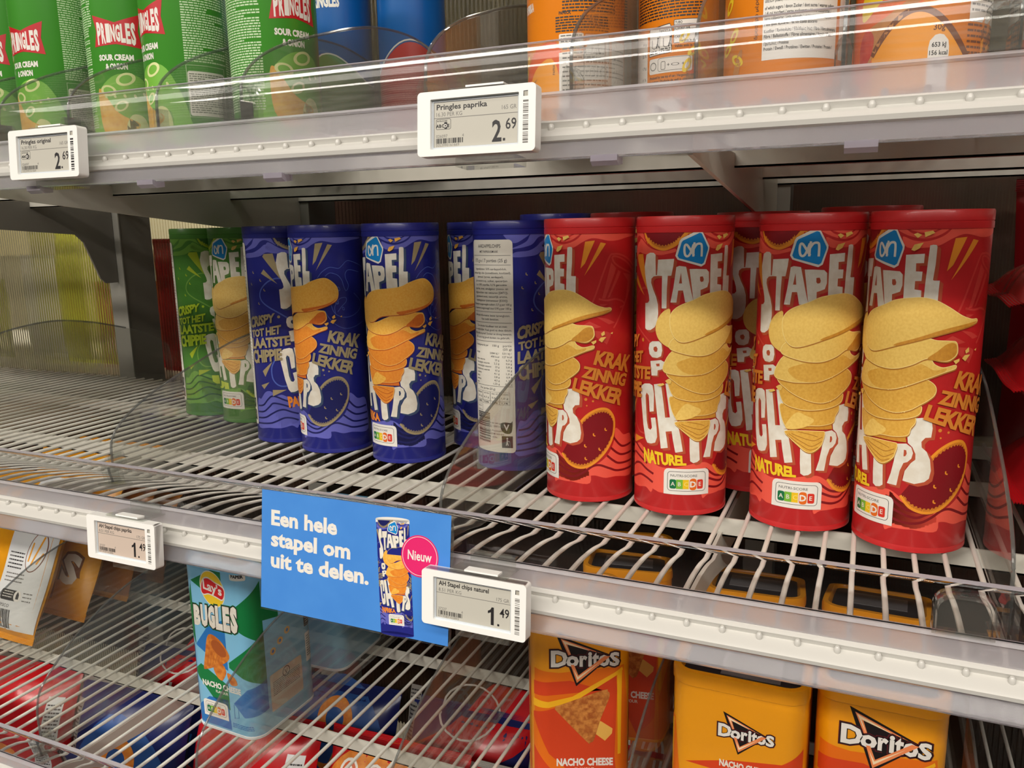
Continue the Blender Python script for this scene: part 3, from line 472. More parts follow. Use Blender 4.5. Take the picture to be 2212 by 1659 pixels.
def wire_shelf(S, label, barz, x0=X0S, x1=X1S):
    t = empty('wire_shelf', (0, 0, S), label, 'shelf', 'wire shelves of the rack')
    m = MB(); m.tube([(0, -.012, -.0145), (0, -.0155, -.0075), (0, -.012, -.002), (0, -.004, -.002), (0, .478, -.002)], .0019, WIRE, 10)
    r0 = m.build('rod', t); n = 0
    k0 = math.ceil((x0 - .1123) / PITCH); k1 = math.floor((x1 - .1123) / PITCH); rods = []
    for k in range(k0, k1 + 1):
        r = r0 if n == 0 else r0.copy()
        if n: COL.objects.link(r); r.parent = t
        r.location = (.1123 + k * PITCH, 0, 0); n += 1; rods.append(r)
    for y in (.155, .335, .474):
        m = MB(); m.box(x0, x1, y, y + .0022, barz, -.0042, STEEL); m.box(x0, x1, y, y + .011, barz, barz + .0015, STEEL); m.build('crossbar', t, smooth=False)
    for x in (-.998, -.615, .05):
        m = MB(); m.prism([(-.006, -.016), (-.006, -.031), (.29, -.0585), (.406, -.067), (.419, -.079), (.433, -.113), (.443, -.138), (.453, -.1465), (.476, -.1465), (.476, -.016)] if x < -.9 else
                          [(-.006, -.016), (-.006, -.029), (.31, -.0604), (.44, -.074), (.452, -.105), (.476, -.12), (.476, -.016)], XP, x - .0015, x + .0015, STEEL if x > -.9 else DSTEEL)
        m.build('bracket', t, smooth=False)
    return t
wire_shelf(.307, 'top wire shelf carrying the tall tubes, seen from slightly below', -.027)
wire_shelf(0, 'middle white wire shelf carrying the red, blue and green canisters', -.0198)
wire_shelf(-.307, 'lower white wire shelf carrying the blue and orange tubs', -.0198)
def price_rail(S, label, clips=()):
    t = empty('price_rail', (0, 0, S), label, 'shelf rail', 'clear price rails along the shelf fronts')
    m = MB(); m.prism([(-.0228, .0105), (-.0224, .024), (-.0220, .0376), (-.0216, .0390), (-.0206, .0398)] + smooth_pts([(-.0176, .0400), (-.0164, .0392), (-.0163, .0380), (-.0174, .0345), (-.0187, .030), (-.0195, .025), (-.0199, .019), (-.0202, .0105)], 4, False), XP, X0S, X1S, LIPG if S < .2 else LIPM)
    m.build('lip', t, ang=50)
    m = MB(); m.prism([(-.0214, .0401), (-.0214, .0406), (-.0172, .0408), (-.0172, .0403)], XP, X0S, X1S, LIPE); m.build('lip_edge', t, smooth=False)
    m = MB(); m.prism([(-.0245, .0105), (-.0262, .0088), (-.0238, .0078), (-.0208, -.0062), (-.0188, -.0062), (-.0192, .0105)], XP, X0S, X1S, FROST); m.build('channel', t, ang=25)
    m = MB(); m.prism([(-.0188, -.0058), (-.0235, -.0060), (-.0250, -.0072), (-.0242, -.0086), (-.0236, -.0105), (-.0262, -.0118), (-.0310, -.0138), (-.0336, -.0162), (-.0330, -.0188), (-.0308, -.0200), (-.0200, -.0200)], XP, X0S, X1S, RIDGE)
    x = X0S + .01
    while x < X1S:
        m.lathe([(0, -.0136), (.0010, -.0134), (.0017, -.0124), (.0020, -.0108), (.0019, -.0094), (.0012, -.0082), (0, -.0080)], RIDGE, 10, x, -.0255); x += .0222
    m.build('ridge', t, ang=40)
    m = MB(); m.prism([(-.0310, -.0196), (-.0328, -.0210), (-.0370, -.0280), (-.0384, -.0292), (-.0378, -.0306), (-.0356, -.0298), (-.0304, -.0212)], XP, X0S, X1S, FROST2); m.build('strip', t, ang=25)
    for x in clips:
        m = MB(); m.prism([(-.0405, -.0290), (-.0405, -.0325), (-.0370, -.0350), (-.0290, -.0340), (-.0290, -.0300), (-.036, -.0300)], XP, x - .008, x + .008, TABM); m.build('clip', t, smooth=False)
    return t
price_rail(.307, 'clear and frosted price rail along the top shelf front', (-.4745, -.3515, -.2312, .0073, .1434))
price_rail(0, 'clear and frosted price rail along the middle shelf front, sign hanging on it')
price_rail(-.307, 'clear price rail along the lower shelf front, at the bottom left corner')
PROF = [(0.0, .004), (-.0006, .020), (.0, .036), (.003, .045), (.012, .0555), (.03, .0675), (.06, .081), (.1, .0945), (.14, .107), (.18, .117), (.22, .1225), (.26, .1235), (.30, .118), (.34, .109), (.40, .091), (.44, .07), (.45, .05), (.45, .004)]
TALL = [(0.0, .004), (-.001, .04), (.0, .058), (.007, .077), (.03, .098), (.062, .119), (.113, .140), (.17, .150), (.24, .150), (.32, .135), (.40, .11), (.44, .08), (.45, .05), (.45, .004)]
def divider(x, S, label, group, dy=.002, prof=PROF):
    t = empty('shelf_divider', (x, dy, S), label, 'divider', group)
    p = smooth_pts(prof, 4, False); n = len(p)
    m = MB(); m.prism(p, XP, -.0009, .0009, PANEL); m.build('panel', t, smooth=False)
    # polished rounded edge of the sheet
    m = MB(); m.tube([(0, q[0], q[1]) for q in p[:int(n * .80)]], .0012, EDGE, 8); m.build('edge', t)
    m = MB()
    m.prism([(-.0045, .003), (-.0045, .022), (-.0028, .0275), (-.0011, .029), (-.0011, .003)], lambda a, b, c: (a, c, b), -.006, .012, CLEAR)
    m.prism([(.0045, .003), (.0045, .022), (.0028, .0275), (.0011, .029), (.0011, .003)], lambda a, b, c: (a, c, b), -.006, .012, CLEAR)
    m.box(-.009, .009, -.010, .016, .0006, .0032, CLEAR); m.build('foot', t, smooth=False)
    return t
G = 'clear dividers on the middle shelf'
divider(-.512, 0, 'clear divider between the green and the blue canisters', G, .034)
divider(-.1315, 0, 'clear divider between the blue and the red canisters', G)
divider(.236, 0, 'clear divider right of the red canisters, beside the red bags', G)
divider(-.87, 0, 'faint clear divider on the empty wire at the far left', G)
G = 'clear dividers on the top shelf'
for x, l in ((-.649, 'clear divider at the far left edge of the top shelf, over green tubes'), (-.565, 'clear divider crossing the leftmost green tube on the top shelf'), (-.4765, 'clear divider crossing the second green tube, its front edge above the left price tag'), (-.376, 'clear divider in front of the third green tube on the top shelf'), (-.290, 'clear divider right of the green tubes, over the blue tubes at the back'), (-.131, 'clear divider left of the orange tubes, just above the large price tag'),
             (-.027, 'clear divider crossing the leftmost orange tube'), (.0505, 'clear divider crossing the second orange tube with the recycling tables'), (.1312, 'clear divider between the two orange tubes at the right'), (.2140, 'clear divider at the right end of the top shelf')):
    divider(x, .307, l, G)
G = 'clear dividers on the lower shelf'
for x, l in ((-.80, 'clear divider crossing the yellow bags on the lower shelf'), (-.622, 'scratched clear divider left of the blue tub on the lower shelf'), (-.402, 'clear divider in front of the blue tubs on the lower shelf'), (-.198, 'clear divider under the blue sign, left of the orange tubs'), (-.001, 'clear divider between the two left orange tubs'), (.247, 'clear divider right of the orange tubs')):
    divider(x, -.307, l, G, .03 if x == -.80 else -.002, TALL)
def stop(x, S, label):
    m = MB(); o = [(-.0155, .011), (-.0155, .0185)] + [(-.0155 + .010 * (1 - cos(t)), .0265 + .009 * sin(t)) for t in (0, .4, .8, 1.2, pi / 2)] + [(.0155 - .010 * (1 - cos(t)), .0265 + .009 * sin(t)) for t in (pi / 2, 1.2, .8, .4, 0)] + [(.0155, .011)]
    i = [(p[0] * .86, .011 + (p[1] - .011) * .9) for p in o]
    m.plate(o, [i], lambda a, b, c: (a, c, b), -.0275, -.0165, CLEAR); m.prism(i, lambda a, b, c: (a, c, b), -.0255, -.0245, CLEAR)
    tag(m.build('lip_stop', smooth=False, loc=(x, 0, S)), label, 'rail clip', 'arched clear stops clipped to the rail lips')
stop(.2105, 0, 'arched clear stop on the middle rail at the far right')
stop(.2105, .307, 'arched clear stop on the top rail at the far right')
stop(-.2705, .307, 'arched clear stop on the top rail beside the green tubes')
# uprights, ribbed back sheet
for x, l in ((-1.6, 'grey upright at the far left of the rack'), (-1.0, 'grey slotted upright left of the green canisters'), (-.615, 'grey upright behind the blue canisters'), (.05, 'grey upright behind the red canisters')):
    m = MB(); m.box(x - .017, x + .013, .479, .545, -1.3, .9, DSTEEL); m.box(x - .019, x + .0155, .4775, .4795, -1.3, .9, mat('upright_edge', (150, 148, 140), .4))
    tag(m.build('upright_post', smooth=False), l, 'upright', 'uprights of the rack')
RIB = clear_mat('ribbed_sheet', (.62, .60, .55), .05, (150, 146, 130), rough=.12)
m = MB(); rows = [[], []]; x = -2.0; i = 0
while x < .8:
    y = .552 + (.0028 if i % 4 in (1, 2) else 0); rows[0].append((x, y, -.9)); rows[1].append((x, y, .8)); x += .0022 if i % 2 else .0010; i += 1
m.sheet(rows, frost_mat('ribbed_plastic', .06, .24, (.88, .85, .76), (140, 132, 110), .7)); tag(m.build('wall_back', smooth=False, fixn=False), kind='structure')
m = MB(); m.box(-6, 6, -6, 6, -1.36, -1.34, mat('floor_tiles', (92, 88, 82), .35, var=(82, 78, 74), scale=3)); tag(m.build('floor', smooth=False), kind='structure')
m = MB(); m.box(-6, 6, -6, 6, 2.2, 2.22, mat('ceiling_white', (150, 148, 144), .8)); tag(m.build('ceiling', smooth=False), kind='structure')
m = MB(); m.box(-6, 6, 2.9, 2.95, -1.34, 2.2, mat('backdrop_cream', (196, 190, 160), .8)); tag(m.build('added_backdrop', smooth=False), kind='structure')  # added pale backdrop, brightens the view through the ribbed sheet
# ------------------------------------------------------------------ electronic price tags
TAGW = mat('tag_white', (250, 249, 245), .3, coat=.2); TAGB = mat('tag_bezel', (205, 212, 218), .35); SCRN = mat('tag_screen', (196, 193, 182), .3, spec=.4); SCRP = mat('tag_screen_pink', (208, 190, 176), .3, spec=.4)
def price_tag(x0, z1, w_, h_, title, kg, gr, eur, ct, art, ean, label, score=False, scr=SCRN, seed=1, tilt=4.5, up=True):
    t = empty('price_tag', (x0, -.0495, z1), label, 'price tag', 'electronic price tags on the shelf rails', (radians(-tilt), 0, 0))
    W, H = w_ * 1000, h_ * 1000; q = lambda p: [(a / 1000, b / 1000) for a, b in p]
    m = MB(); m.plate(q(rrect(0, W, -H, 0, 2.6)), [q(rrect(9.0, W - 10.6, -H + 4.0, -4.6, .4, 1))], YP, 0, .0032, TAGW); m.prism(q(rrect(0, W, -H, 0, 2.6)), YP, .0032, .0088, TAGW)
    a = Art(); ix = W - 6.2
    a.rect(ix - 1.3, ix + 1.3, -7.2, -4.4, mat('tag_sensor', (176, 172, 160), .4), 1); a.stroke([(ix - 1.3, -7.2), (ix - 1.3, -4.4), (ix + 1.3, -4.4)], .5, INK, 2, False)
    a.bars(ix - 1.7, ix + 1.7, -H + 4.6, -9.4, INK if seed == 2 else GREYINK, 1, vert=False, seed=seed * 7, unit=.42)
    a.onto(m, flat_wrap, None, None); bb = weld(m.build('case', t, fixn=False))
    m = MB(); yb = .0021; m.box(.0088, (W - 10.4) / 1000, yb, .0032, (-H + 3.8) / 1000, -.0044, TAGB); s = m.build('screen', t, smooth=False, fixn=True)
    X0, X1, Z0, Z1 = 10.4, W - 12.0, -H + 5.4, -6.0; a = Art()
    a.rect(X0, X1, Z0, Z1, scr, 1); a.rect(X0, X1, Z1 - .35, Z1, INK, 2); a.rect(X0, X0 + .35, Z0, Z1, GREYINK, 2)
    sh = Z1 - Z0; hd = Z1 - .35 * sh
    a.text(title, INK, 2, at=(X0 + 1.9, Z1 - 4.6), h=3.2, bold=.022, width=34 if score else 38); a.text(kg, GREYINK, 2, at=(X0 + 1.8, hd + .8), h=2.5, width=17.5); a.text(gr, GREYINK, 2, at=(X1 - .8, hd + (2.2 if score else .9)), h=2.5, width=9.4, align='r')
    a.rect(X0, X1, hd - .35, hd, GREYINK, 2)
    if eur == '1': a.poly([(X1 - 14.2, Z0 + 1.6), (X1 - 12.0, Z0 + 1.6), (X1 - 12.0, Z0 + 14), (X1 - 13.6, Z0 + 14), (X1 - 14.6, Z0 + 12.2), (X1 - 16.4, Z0 + 11.2), (X1 - 16.4, Z0 + 9.4), (X1 - 14.2, Z0 + 10.4)], INK, 2)
    else: a.text(eur, INK, 2, at=(X1 - 13.4, Z0 + 1.6), h=12.4, bold=.022, width=6.2, align='c')
    a.rect(X1 - 9.4, X1 - 7.9, Z0 + 1.6, Z0 + 3.1, INK, 2); a.text(ct, INK, 2, at=(X1 - .8, Z0 + 8.2), h=6.4, bold=.01, width=6.9, align='r')
    a.text(art, GREYINK, 2, at=(X0 + 1.6, Z0 + 5.6), h=1.9); a.bars(X0 + 1.6, X0 + 20, Z0 + 2.2, Z0 + 5.2, INK, 2, seed=seed); a.text(ean, GREYINK, 2, at=(X0 + 1.4, Z0 + .4), h=1.7, width=16); a.text('4', GREYINK, 2, at=(X0 + 19.4, Z0 + 5.6), h=1.8)
    if score:
        zz = hd - 6.8; a.stroke(rrect(X0 + 1.6, X0 + 11.6, zz, zz + 6.0, .9), .25, INK, 2, False, True); a.text('NUTRI-SCORE', INK, 2, at=(X0 + 2.2, zz + 4.5), h=.8, bold=.02)
        for i, c in enumerate('ABCDE'):
            if i == 3: a.rect(X0 + 7.1, X0 + 9.3, zz + .2, zz + 4.2, INK, 3, r=.7)
            a.text(c, WHITE if i == 3 else INK, 4, at=(X0 + 2.6 + 1.87 * i, zz + 1.1), h=1.9, align='c', bold=.03)
    mm = MB(); a.onto(mm, lambda u, v, h: (u / 1000, yb - h / 1000, v / 1000), None, None)
    mm.build('screen_print', s, fixn=False, smooth=False)
    # clear clip holding the tag
    m = MB()
    c0, c1 = (.26 * w_, .80 * w_)
    m.box(c0, c1, .0025, .030, .0002, .0016, CLEAR); m.box(.40 * w_, .72 * w_, .0030, .0105, .0016, .0028, TAGW)
    m.box(c0 + .006, c1 - .002, .0225, .0240, .0016, .0090 if up else .004, CLEAR); m.box(c0 + .006, c1 - .002, .0225, .0270, .0080 if up else .003, .0094 if up else .0044, CLEAR)
    m.build('clip', t, smooth=False)
    m = MB(); m.box(c0 + .004, c1 + .002, .004, .020, -h_ - .0062, -h_ - .0008, CLEAR); m.build('clip_foot', t, smooth=False); return t
price_tag(-.1085, .3195, .0782, .0382, 'Pringles paprika', '16.30 PER KG', '165 GR', '2', '69', '026097', '5053990161669', 'large price tag reading 2.69 on the top rail, under the orange tubes', True, seed=1, up=False)
price_tag(-.4835, .3203, .0782, .0380, 'Pringles original', '16.30 PER KG', '165 GR', '2', '69', '026097', '5053990161669', 'price tag reading 2.69 on the top rail at the left, under the green tubes', True, seed=2, up=False)
price_tag(-.4480, .0050, .0782, .0380, 'AH Stapel chips paprika', '8.51 PER KG', '175 GR', '1', '49', '37227', '8719587102886', 'price tag reading 1.49 on the middle rail at the left of the blue sign', scr=SCRP, seed=3)
price_tag(-.1195, .0083, .0782, .0392, 'AH Stapel chips naturel', '8.51 PER KG', '175 GR', '1', '49', '37227', '8719587102893', 'price tag reading 1.49 overlapping the corner of the blue sign', seed=4)
# ------------------------------------------------------------------ promotion sign
t = empty('promotion_sign', (-.2705, -.0312, .0420), 'blue promotion sign with white lettering hanging on the middle rail', 'sign', None, (radians(-7.2), 0, 0))
W, H = 165.8, 93.6
m = MB(); m.box(-.001, (W + 1.5) / 1000, .0, .0012, -(H + 1.5) / 1000, .0, clear_mat('sign_pocket', (.97, .97, .97), .01)); m.box(-.001, (W + 1.5) / 1000, -.0006, .0018, -.0002, .0022, CLEAR); m.box((W + .6) / 1000, (W + 1.6) / 1000, -.0004, .0014, -(H + 1.5) / 1000, 0, CLEAR); m.build('pocket', t, smooth=False)
a = Art(); SB = mat('sign_blue', (70, 138, 220), .38, var=(76, 144, 224), scale=30); a.rect(0, W, -H, 0, SB, 1)
for i, s_ in enumerate(('Een hele', 'stapel om', 'uit te delen.')): a.text(s_, WHITE, 2, at=(9.2, -26.5 - 16.6 * i), h=11.6, bold=.038, width=(61.5, 73.5, 90)[i])
CANW = .68   # small picture of the blue canister, leaning
def flat_can(kind, sc, ox, oz, rot):
    b = Art(); P = PAL[kind]; b.rect(-39, 39, 0, 232, P['base'], 0)
    for q in CAN_ART[kind].t:
        if all(abs(p[0]) < 58 for p in q[:3]) and q[4] < 32: b.t.append(tuple((39 * sin(p[0] / 39), p[1]) for p in q[:3]) + (q[3], q[4]))
    b.ell(0, 236, 40, 5, WHITE, 1); b.rect(-40, 40, 229, 236, WHITE, 1); b.ell(0, 0, 39, 5, P['base'], 0)
    c, s_ = cos(rot), sin(rot)
    return b.xform(lambda p: (ox + sc * (p[0] * c - p[1] * s_), oz + sc * (p[0] * s_ + p[1] * c)), 2)
b = flat_can('blue', .355, 124.5, -92.5, .075); a.t += [(q[0], q[1], q[2], q[3], q[4] * .3 + 2) for q in b.t]
PINK = mat('sticker_pink', (228, 40, 112), .4); a.ell(141.5, -32.5, 15.2, 15.2, PINK, 14, n=48); a.ell(141.5, -32.5, 14.2, 14.2, WHITE, 15, n=48, hole=.972); a.text('Nieuw', WHITE, 15, at=(141.5, -35.6), h=7.0, bold=.02, align='c', width=19.5)
m = MB(); a.onto(m, lambda u, v, h: (u / 1000, -.0004 - h / 1000, v / 1000), None, None, dh=.012); m.box(0, W / 1000, -.0003, 0, -H / 1000, 0, SB); m.build('card', t, smooth=False, fixn=False)

# ------------------------------------------------------------------ tall tubes on the top shelf
PG = mat('tube_green', (66, 146, 44), .35, coat=.25); PGL = mat('tube_lime', (122, 188, 66), .4); PO = mat('tube_orange', (240, 138, 24), .35, coat=.25); POD = mat('tube_deep_orange', (232, 92, 24), .4)
PB = mat('tube_blue', (10, 92, 170), .35, coat=.25); PR = mat('tube_red', (196, 26, 32), .36, coat=.2); BAN = mat('banner_red', (196, 22, 34), .4); ONI = mat('onion_ring', (226, 232, 164), .45); GTX = mat('green_small_print', (196, 222, 178), .45)
YEL = mat('pepper_yellow', (244, 208, 40), .42); BRN = mat('wood_brown', (206, 142, 78), .45, var=(186, 118, 60), scale=90); DBR = mat('dark_brown', (120, 62, 24), .5); METAL = mat('tube_metal', (190, 190, 188), .3, metal=1)
TPAPER = mat('tube_paper', (236, 232, 224), .45)
K = .6545
def make_tube(base, art, rot, x, y, label, group, rim=METAL):
    t = empty('snack_tube', (x, y, .307), label, 'tube', group, (0, 0, radians(rot)))
    b = MB(); b.lathe([(.0370, .003), (.0375, .004), (.0375, .226)], base, 80); art.onto(b, cyl_wrap(37.5)); weld(b.build('tube_wall', t, fixn=False))
    m = MB(); m.lathe([(0, .001), (.034, .001), (.0366, 0), (.0381, .0012), (.0381, .0038), (.0373, .0046)], rim, 80); m.build('base_rim', t)
    m = MB(); m.lathe([(.0374, .2255), (.0386, .2262), (.0388, .2345), (.0378, .2356), (.036, .2346), (0, .2342)], mat('lid_clear_white', (225, 225, 222), .3), 80); m.build('lid', t)
    return t
def banner(a, z=117, txt='PRINGLES', L=3):
    a.poly([(-33 * K, z + 14), (0, z + 7), (34 * K, z + 15), (30 * K, z), (34 * K, z - 15), (0, z - 12), (-33 * K, z - 14), (-28 * K, z)], BAN, L)
    n = len(txt)
    for i, c in enumerate(txt):
        f = (i + .5) / n; u = (-27 + 54 * f) * K; k = abs(f - .5) * 2; hh = 13 + 6 * k; a.text(c, WHITE, L + 1, at=(u, z - 2 - hh / 2 + (1 - k) * 0), h=hh, align='c', width=4.0, bold=.05)
def green_art(full=True):
    a = Art(); banner(a)
    a.text('SOUR CREAM', WHITE, 3, at=(-2, 91), h=5, align='c', width=32, bold=.05); a.text('& ONION', WHITE, 3, at=(-2, 83), h=5, align='c', width=20, bold=.05)
    a.poly([(-40, 4), (-36, 40), (-24, 62), (-8, 76), (6, 79), (20, 74), (32, 52), (38, 30), (40, 4)], PGL, 1, smooth=True)
    for cx, cz, r, q in ((5, 74, 9, .3), (-12, 64, 8, -.2), (-1, 50, 7, .5)): a.ell(cx, cz, r, r * .62, ONI, 3, q, hole=.66)
    a.poly([(-24, 58), (-20, 66), (-4, 44), (14, 34), (6, 26), (-10, 20), (-22, 30)], mat('tube_chip', (240, 196, 96), .5, var=(226, 168, 66), scale=160), 2, smooth=True)
    a.poly([(2, 30), (8, 42), (18, 40), (22, 26), (16, 14), (6, 14)], ONI, 2, smooth=True)
    for x in (-15, -6, 3, 12, 20): a.ell(x, 56 + (x * 7) % 9, 1.2, 1.8, ONI, 3, .5)
    a.lines(56 * K, 118 * K, 78, 205, GTX, 2, 2.1, 1.15, 4, .85); a.rect(58 * K, 112 * K, 34, 72, TPAPER, 2, r=2); a.lines(60 * K, 110 * K, 36, 70, GREYINK, 3, 1.9, .9, 8, .9); a.stroke([(57 * K, 33), (57 * K, 77), (113 * K, 77), (113 * K, 33)], .5, GTX, 2, False, True)
    a.lines(-118 * K, -44 * K, 30, 205, GTX, 2, 2.1, 1.15, 9, .9); a.lines(-44 * K, -36 * K, 120, 205, GTX, 2, 2.1, 1.15, 2); a.lines(120 * K, 175 * K, 20, 205, GTX, 2, 2.1, 1.15, 5)
    return a
ga = green_art(); G = 'tall green tubes on the top shelf'
p = make_tube(PG, ga, -85, -.6075, .100, 'leftmost green snack tube on the top shelf', G)
dup(p, (-.522, .113, .307), (0, 0, radians(-58)), 'second green snack tube from the left on the top shelf', G)
dup(p, (-.4360, .100, .307), (0, 0, radians(-105)), 'third green snack tube from the left, red banner cut by its left edge', G)
dup(p, (-.334, .098, .307), (0, 0, radians(-22)), 'rightmost green snack tube on the top shelf', G)
dup(p, (-.690, .110, .307), (0, 0, radians(-70)), 'green snack tube at the left frame edge, only a sliver showing', G)
def blue_art(zz, red):
    a = Art(); n = 40; top = [(-118 + 236 * i / n, zz + 16 * cos(pi * (-118 + 236 * i / n) / 60) - 4) for i in range(n + 1)]
    if red:
        a.poly([(-118, 4)] + [(x, z - 2.4) for x, z in top][::1] + [(118, 4)], PR, 2); a.stroke(top, 1.6, WHITE, 3, False)
        a.lines(-50, 60, 60, zz - 14, mat('dull_red_print', (226, 120, 110), .5), 3, 2.2, .9, 6)
    else:
        a.poly([(-118, 4)] + top + [(118, 4)], PG, 1); a.stroke(top, 1.6, WHITE, 2, False); a.lines(-110, -50, 30, 110, GTX, 3, 2.1, 1.1, 4)
    a.text('PRINGLES', WHITE, 4, at=(0, zz + 62), h=13, align='c', width=36, bold=.05)
    return a
make_tube(PB, blue_art(118, False), -80, -.437, .345, 'blue snack tube with green lower part at the back of the top shelf', None)
make_tube(PB, blue_art(120, True), -64, -.333, .335, 'blue snack tube with red lower part at the back of the top shelf', None)
def spots(a, pts, m, L):
    for cx, cz, rx, rz, r in pts: a.ell(cx, cz, rx, rz, m, L, r)
def orange_front(c):      # pepper strips and chip picture, centred on angle c
    a = Art(); o = c * K
    a.poly([(o - 22, 3), (o - 20, 30), (o - 8, 52), (o + 8, 64), (o + 26, 60), (o + 30, 3)], POD, 1, smooth=True); a.poly([(o - 16, 3), (o - 8, 34), (o + 6, 50), (o + 22, 50), (o + 27, 3)], mat('tube_light_orange', (246, 160, 40), .4), 2, smooth=True)
    for cx, cz, r in ((-19, 66, .9), (-12, 56, .6), (-17, 46, 1.1), (-4, 26, .8), (-12, 32, .4)): a.ell(o + cx, cz, 5.4, 2.7, YEL, 3, r, hole=.45)
    a.poly([(o - 20, 36), (o - 12, 40), (o - 2, 39), (o + 4, 41), (o - 6, 33), (o - 15, 28)], BRN, 3, smooth=True)
    return a
def merge(*l):
    a = Art()
    for q in l: a.t += q.t
    return a
# each orange tube shows a different side
a = orange_front(-128); a.text('PAPRIKA', WHITE, 3, at=(-150 * K, 90), h=6, width=15, bold=.04); a.text('PAPRICA,', INK, 3, at=(-90 * K, 83.5), h=2.2, width=9, bold=.03)
a.lines(-94 * K, -30 * K, 71, 82, INK, 3, 1.9, 1.0, 3); a.lines(-86 * K, -20 * K, 84, 130, INK, 3, 2.2, 1.1, 7)
a.rect(-90 * K, -62 * K, 60, 70, TPAPER, 3, r=1); a.lines(-88 * K, -64 * K, 61, 69, GREYINK, 4, 2, .9, 5)
a.poly([(-90 * K, 4), (-90 * K, 57), (-60 * K, 58), (-55 * K, 66), (5 * K, 66), (5 * K, 4)], TPAPER, 3); a.lines(-86 * K, 3 * K, 24, 60, GREYINK, 4, 3.2, 1.0, 6, .8); a.rect(-62 * K, -61.3 * K, 24, 64, GREYINK, 4); a.rect(-36 * K, -35.3 * K, 24, 64, GREYINK, 4)
a.text('PAPRIKA', INK, 3, at=(-95 * K, 42), h=2.0, rot=pi / 2, width=9)
G = 'tall orange tubes on the top shelf'
make_tube(PO, a, 0, -.0685, .1300, 'leftmost orange snack tube, pepper picture at its left edge', G)
a = Art(); a.lines(-150 * K, -60 * K, 79, 140, INK, 2, 2.1, 1.1, 11); a.rect(-158 * K, -129 * K, 4, 72, TPAPER, 2, r=1.5); a.stroke([(-129 * K, 4), (-129 * K, 72), (-158 * K, 72)], .5, WHITE, 2, False)
for i, s_ in enumerate(('14 g', '25 %', '1,9 g', '11 %', '0,1 g', '15 %', '0,9 g')): a.text(s_, INK, 3, at=(-131 * K, 64 - 8.5 * i), h=2.1, align='r')
a.poly([(-125 * K, 55), (-125 * K, 74), (-98 * K, 76), (-95.5 * K, 73), (-95.5 * K, 56)], TPAPER, 2); a.stroke([(-125 * K, 55), (-125 * K, 74), (-98 * K, 76), (-95.5 * K, 73), (-95.5 * K, 56)], .6, INK, 3, False, True); a.rect(-110.5 * K, -110 * K, 55.5, 75, INK, 3)
a.text('RECICLA', INK, 3, at=(-124 * K, 69.5), h=1.9, width=8, bold=.02); a.text('RECICLA', INK, 3, at=(-109 * K, 70.4), h=1.9, width=8, bold=.02); a.lines(-124 * K, -112 * K, 55.6, 58.6, INK, 3, 1.5, .8, 2); a.lines(-109 * K, -97 * K, 56.4, 59.4, INK, 3, 1.5, .8, 3)
for o in (-121, -105.5):
    a.stroke([(o * K, 66.5), (o * K, 61), (o * K + 2, 60), (o * K + 4, 60.6), (o * K + 4.6, 63)], .5, INK, 3, False); a.ell(o * K + 5.6, 66.8, .7, .7, INK, 3); a.stroke([(o * K + 5.6, 66), (o * K + 5.2, 63), (o * K + 4.4, 60)], .9, INK, 3, False); a.stroke([(o * K + 5.3, 63), (o * K + 6.6, 60)], .7, INK, 3, False)
a.rect(-93 * K, -66 * K, 62, 78, TPAPER, 2); a.stroke(rrect(-93 * K, -66 * K, 62, 78, .3, 1), .4, INK, 3, False, True)
for i, s_ in enumerate(('TUBO', 'C/PAP 84', 'RACCOLTA', 'CARTA')): a.text(s_, INK, 3, at=(-92 * K, 75.2 - 3.0 * i - (1 if i else 0)), h=1.9, bold=.015, width=len(s_) * 1.35); a.rect(-93 * K, -66 * K, 74.4 - (3 if i else 0), 74.7 - (3 if i else 0), INK, 3)
a.text('Verifica le disposizioni', INK, 3, at=(-87 * K, 62.6), h=1.8, width=20, bold=.02); a.text('Valido solo in Italia', INK, 3, at=(-92 * K, 59), h=1.8, width=18, bold=.02)
a.rect(-125 * K, -72 * K, 42, 53, TPAPER, 2, r=1.6); a.stroke(rrect(-112 * K, -74 * K, 43.5, 52.5, 1.4), .35, GREYINK, 3, False, True); a.ell(-119 * K, 47.5, 3, 3, GREYINK, 3, hole=.8); a.stroke(rrect(-108 * K, -103 * K, 44.5, 50, .7), .35, INK, 3, False, True); a.text('+', INK, 3, at=(-99 * K, 46), h=3, align='c'); a.ell(-91 * K, 47.4, 3, 1, INK, 3, hole=.8); a.text('+', INK, 3, at=(-82 * K, 46), h=3, align='c')
for i, s_ in enumerate(('Produced by: see top of can / Hergestellt von: siehe', 'bovenkant / Producto de: vedi in cima alla scatola', 'Producent: se bunden top / Produzido em: ver topo', 'ton di lato / Prodotto per: ver la parte superior')): a.text(s_, INK, 3, at=(-124 * K, 38.5 - 3.0 * i), h=1.9, width=40, bold=.015)
a.rect(-124 * K, -84 * K, 12, 26, TPAPER, 2, r=1.5); a.poly([(-92 * K, 21), (-90.5 * K, 23.4), (-89 * K, 21), (-89.7 * K, 21), (-90.5 * K, 22.4), (-91.3 * K, 21)], INK, 3)
a2 = orange_front(-52); make_tube(PO, merge(a, a2), 0, .0115, .1620, 'orange snack tube showing recycling tables, second from the left', G)
a = Art()
for cx, cz, r in ((-147, 66, .9), (-138, 47, .8), (-132, 32, -.5), (-150, 40, .4)): a.ell(cx * K, cz, 5.8, 3.0, YEL, 3, r, hole=.5)
a.poly([(-140 * K, 18), (-132 * K, 34), (-126 * K, 38), (-126 * K, 32), (-134 * K, 14)], BRN, 3, smooth=True); a.text('δροσερό μέρος', INK, 3, at=(-109 * K, 42), h=2.2, rot=pi / 2, width=26)
a.rect(-104 * K, -31 * K, 29, 150, TPAPER, 2)
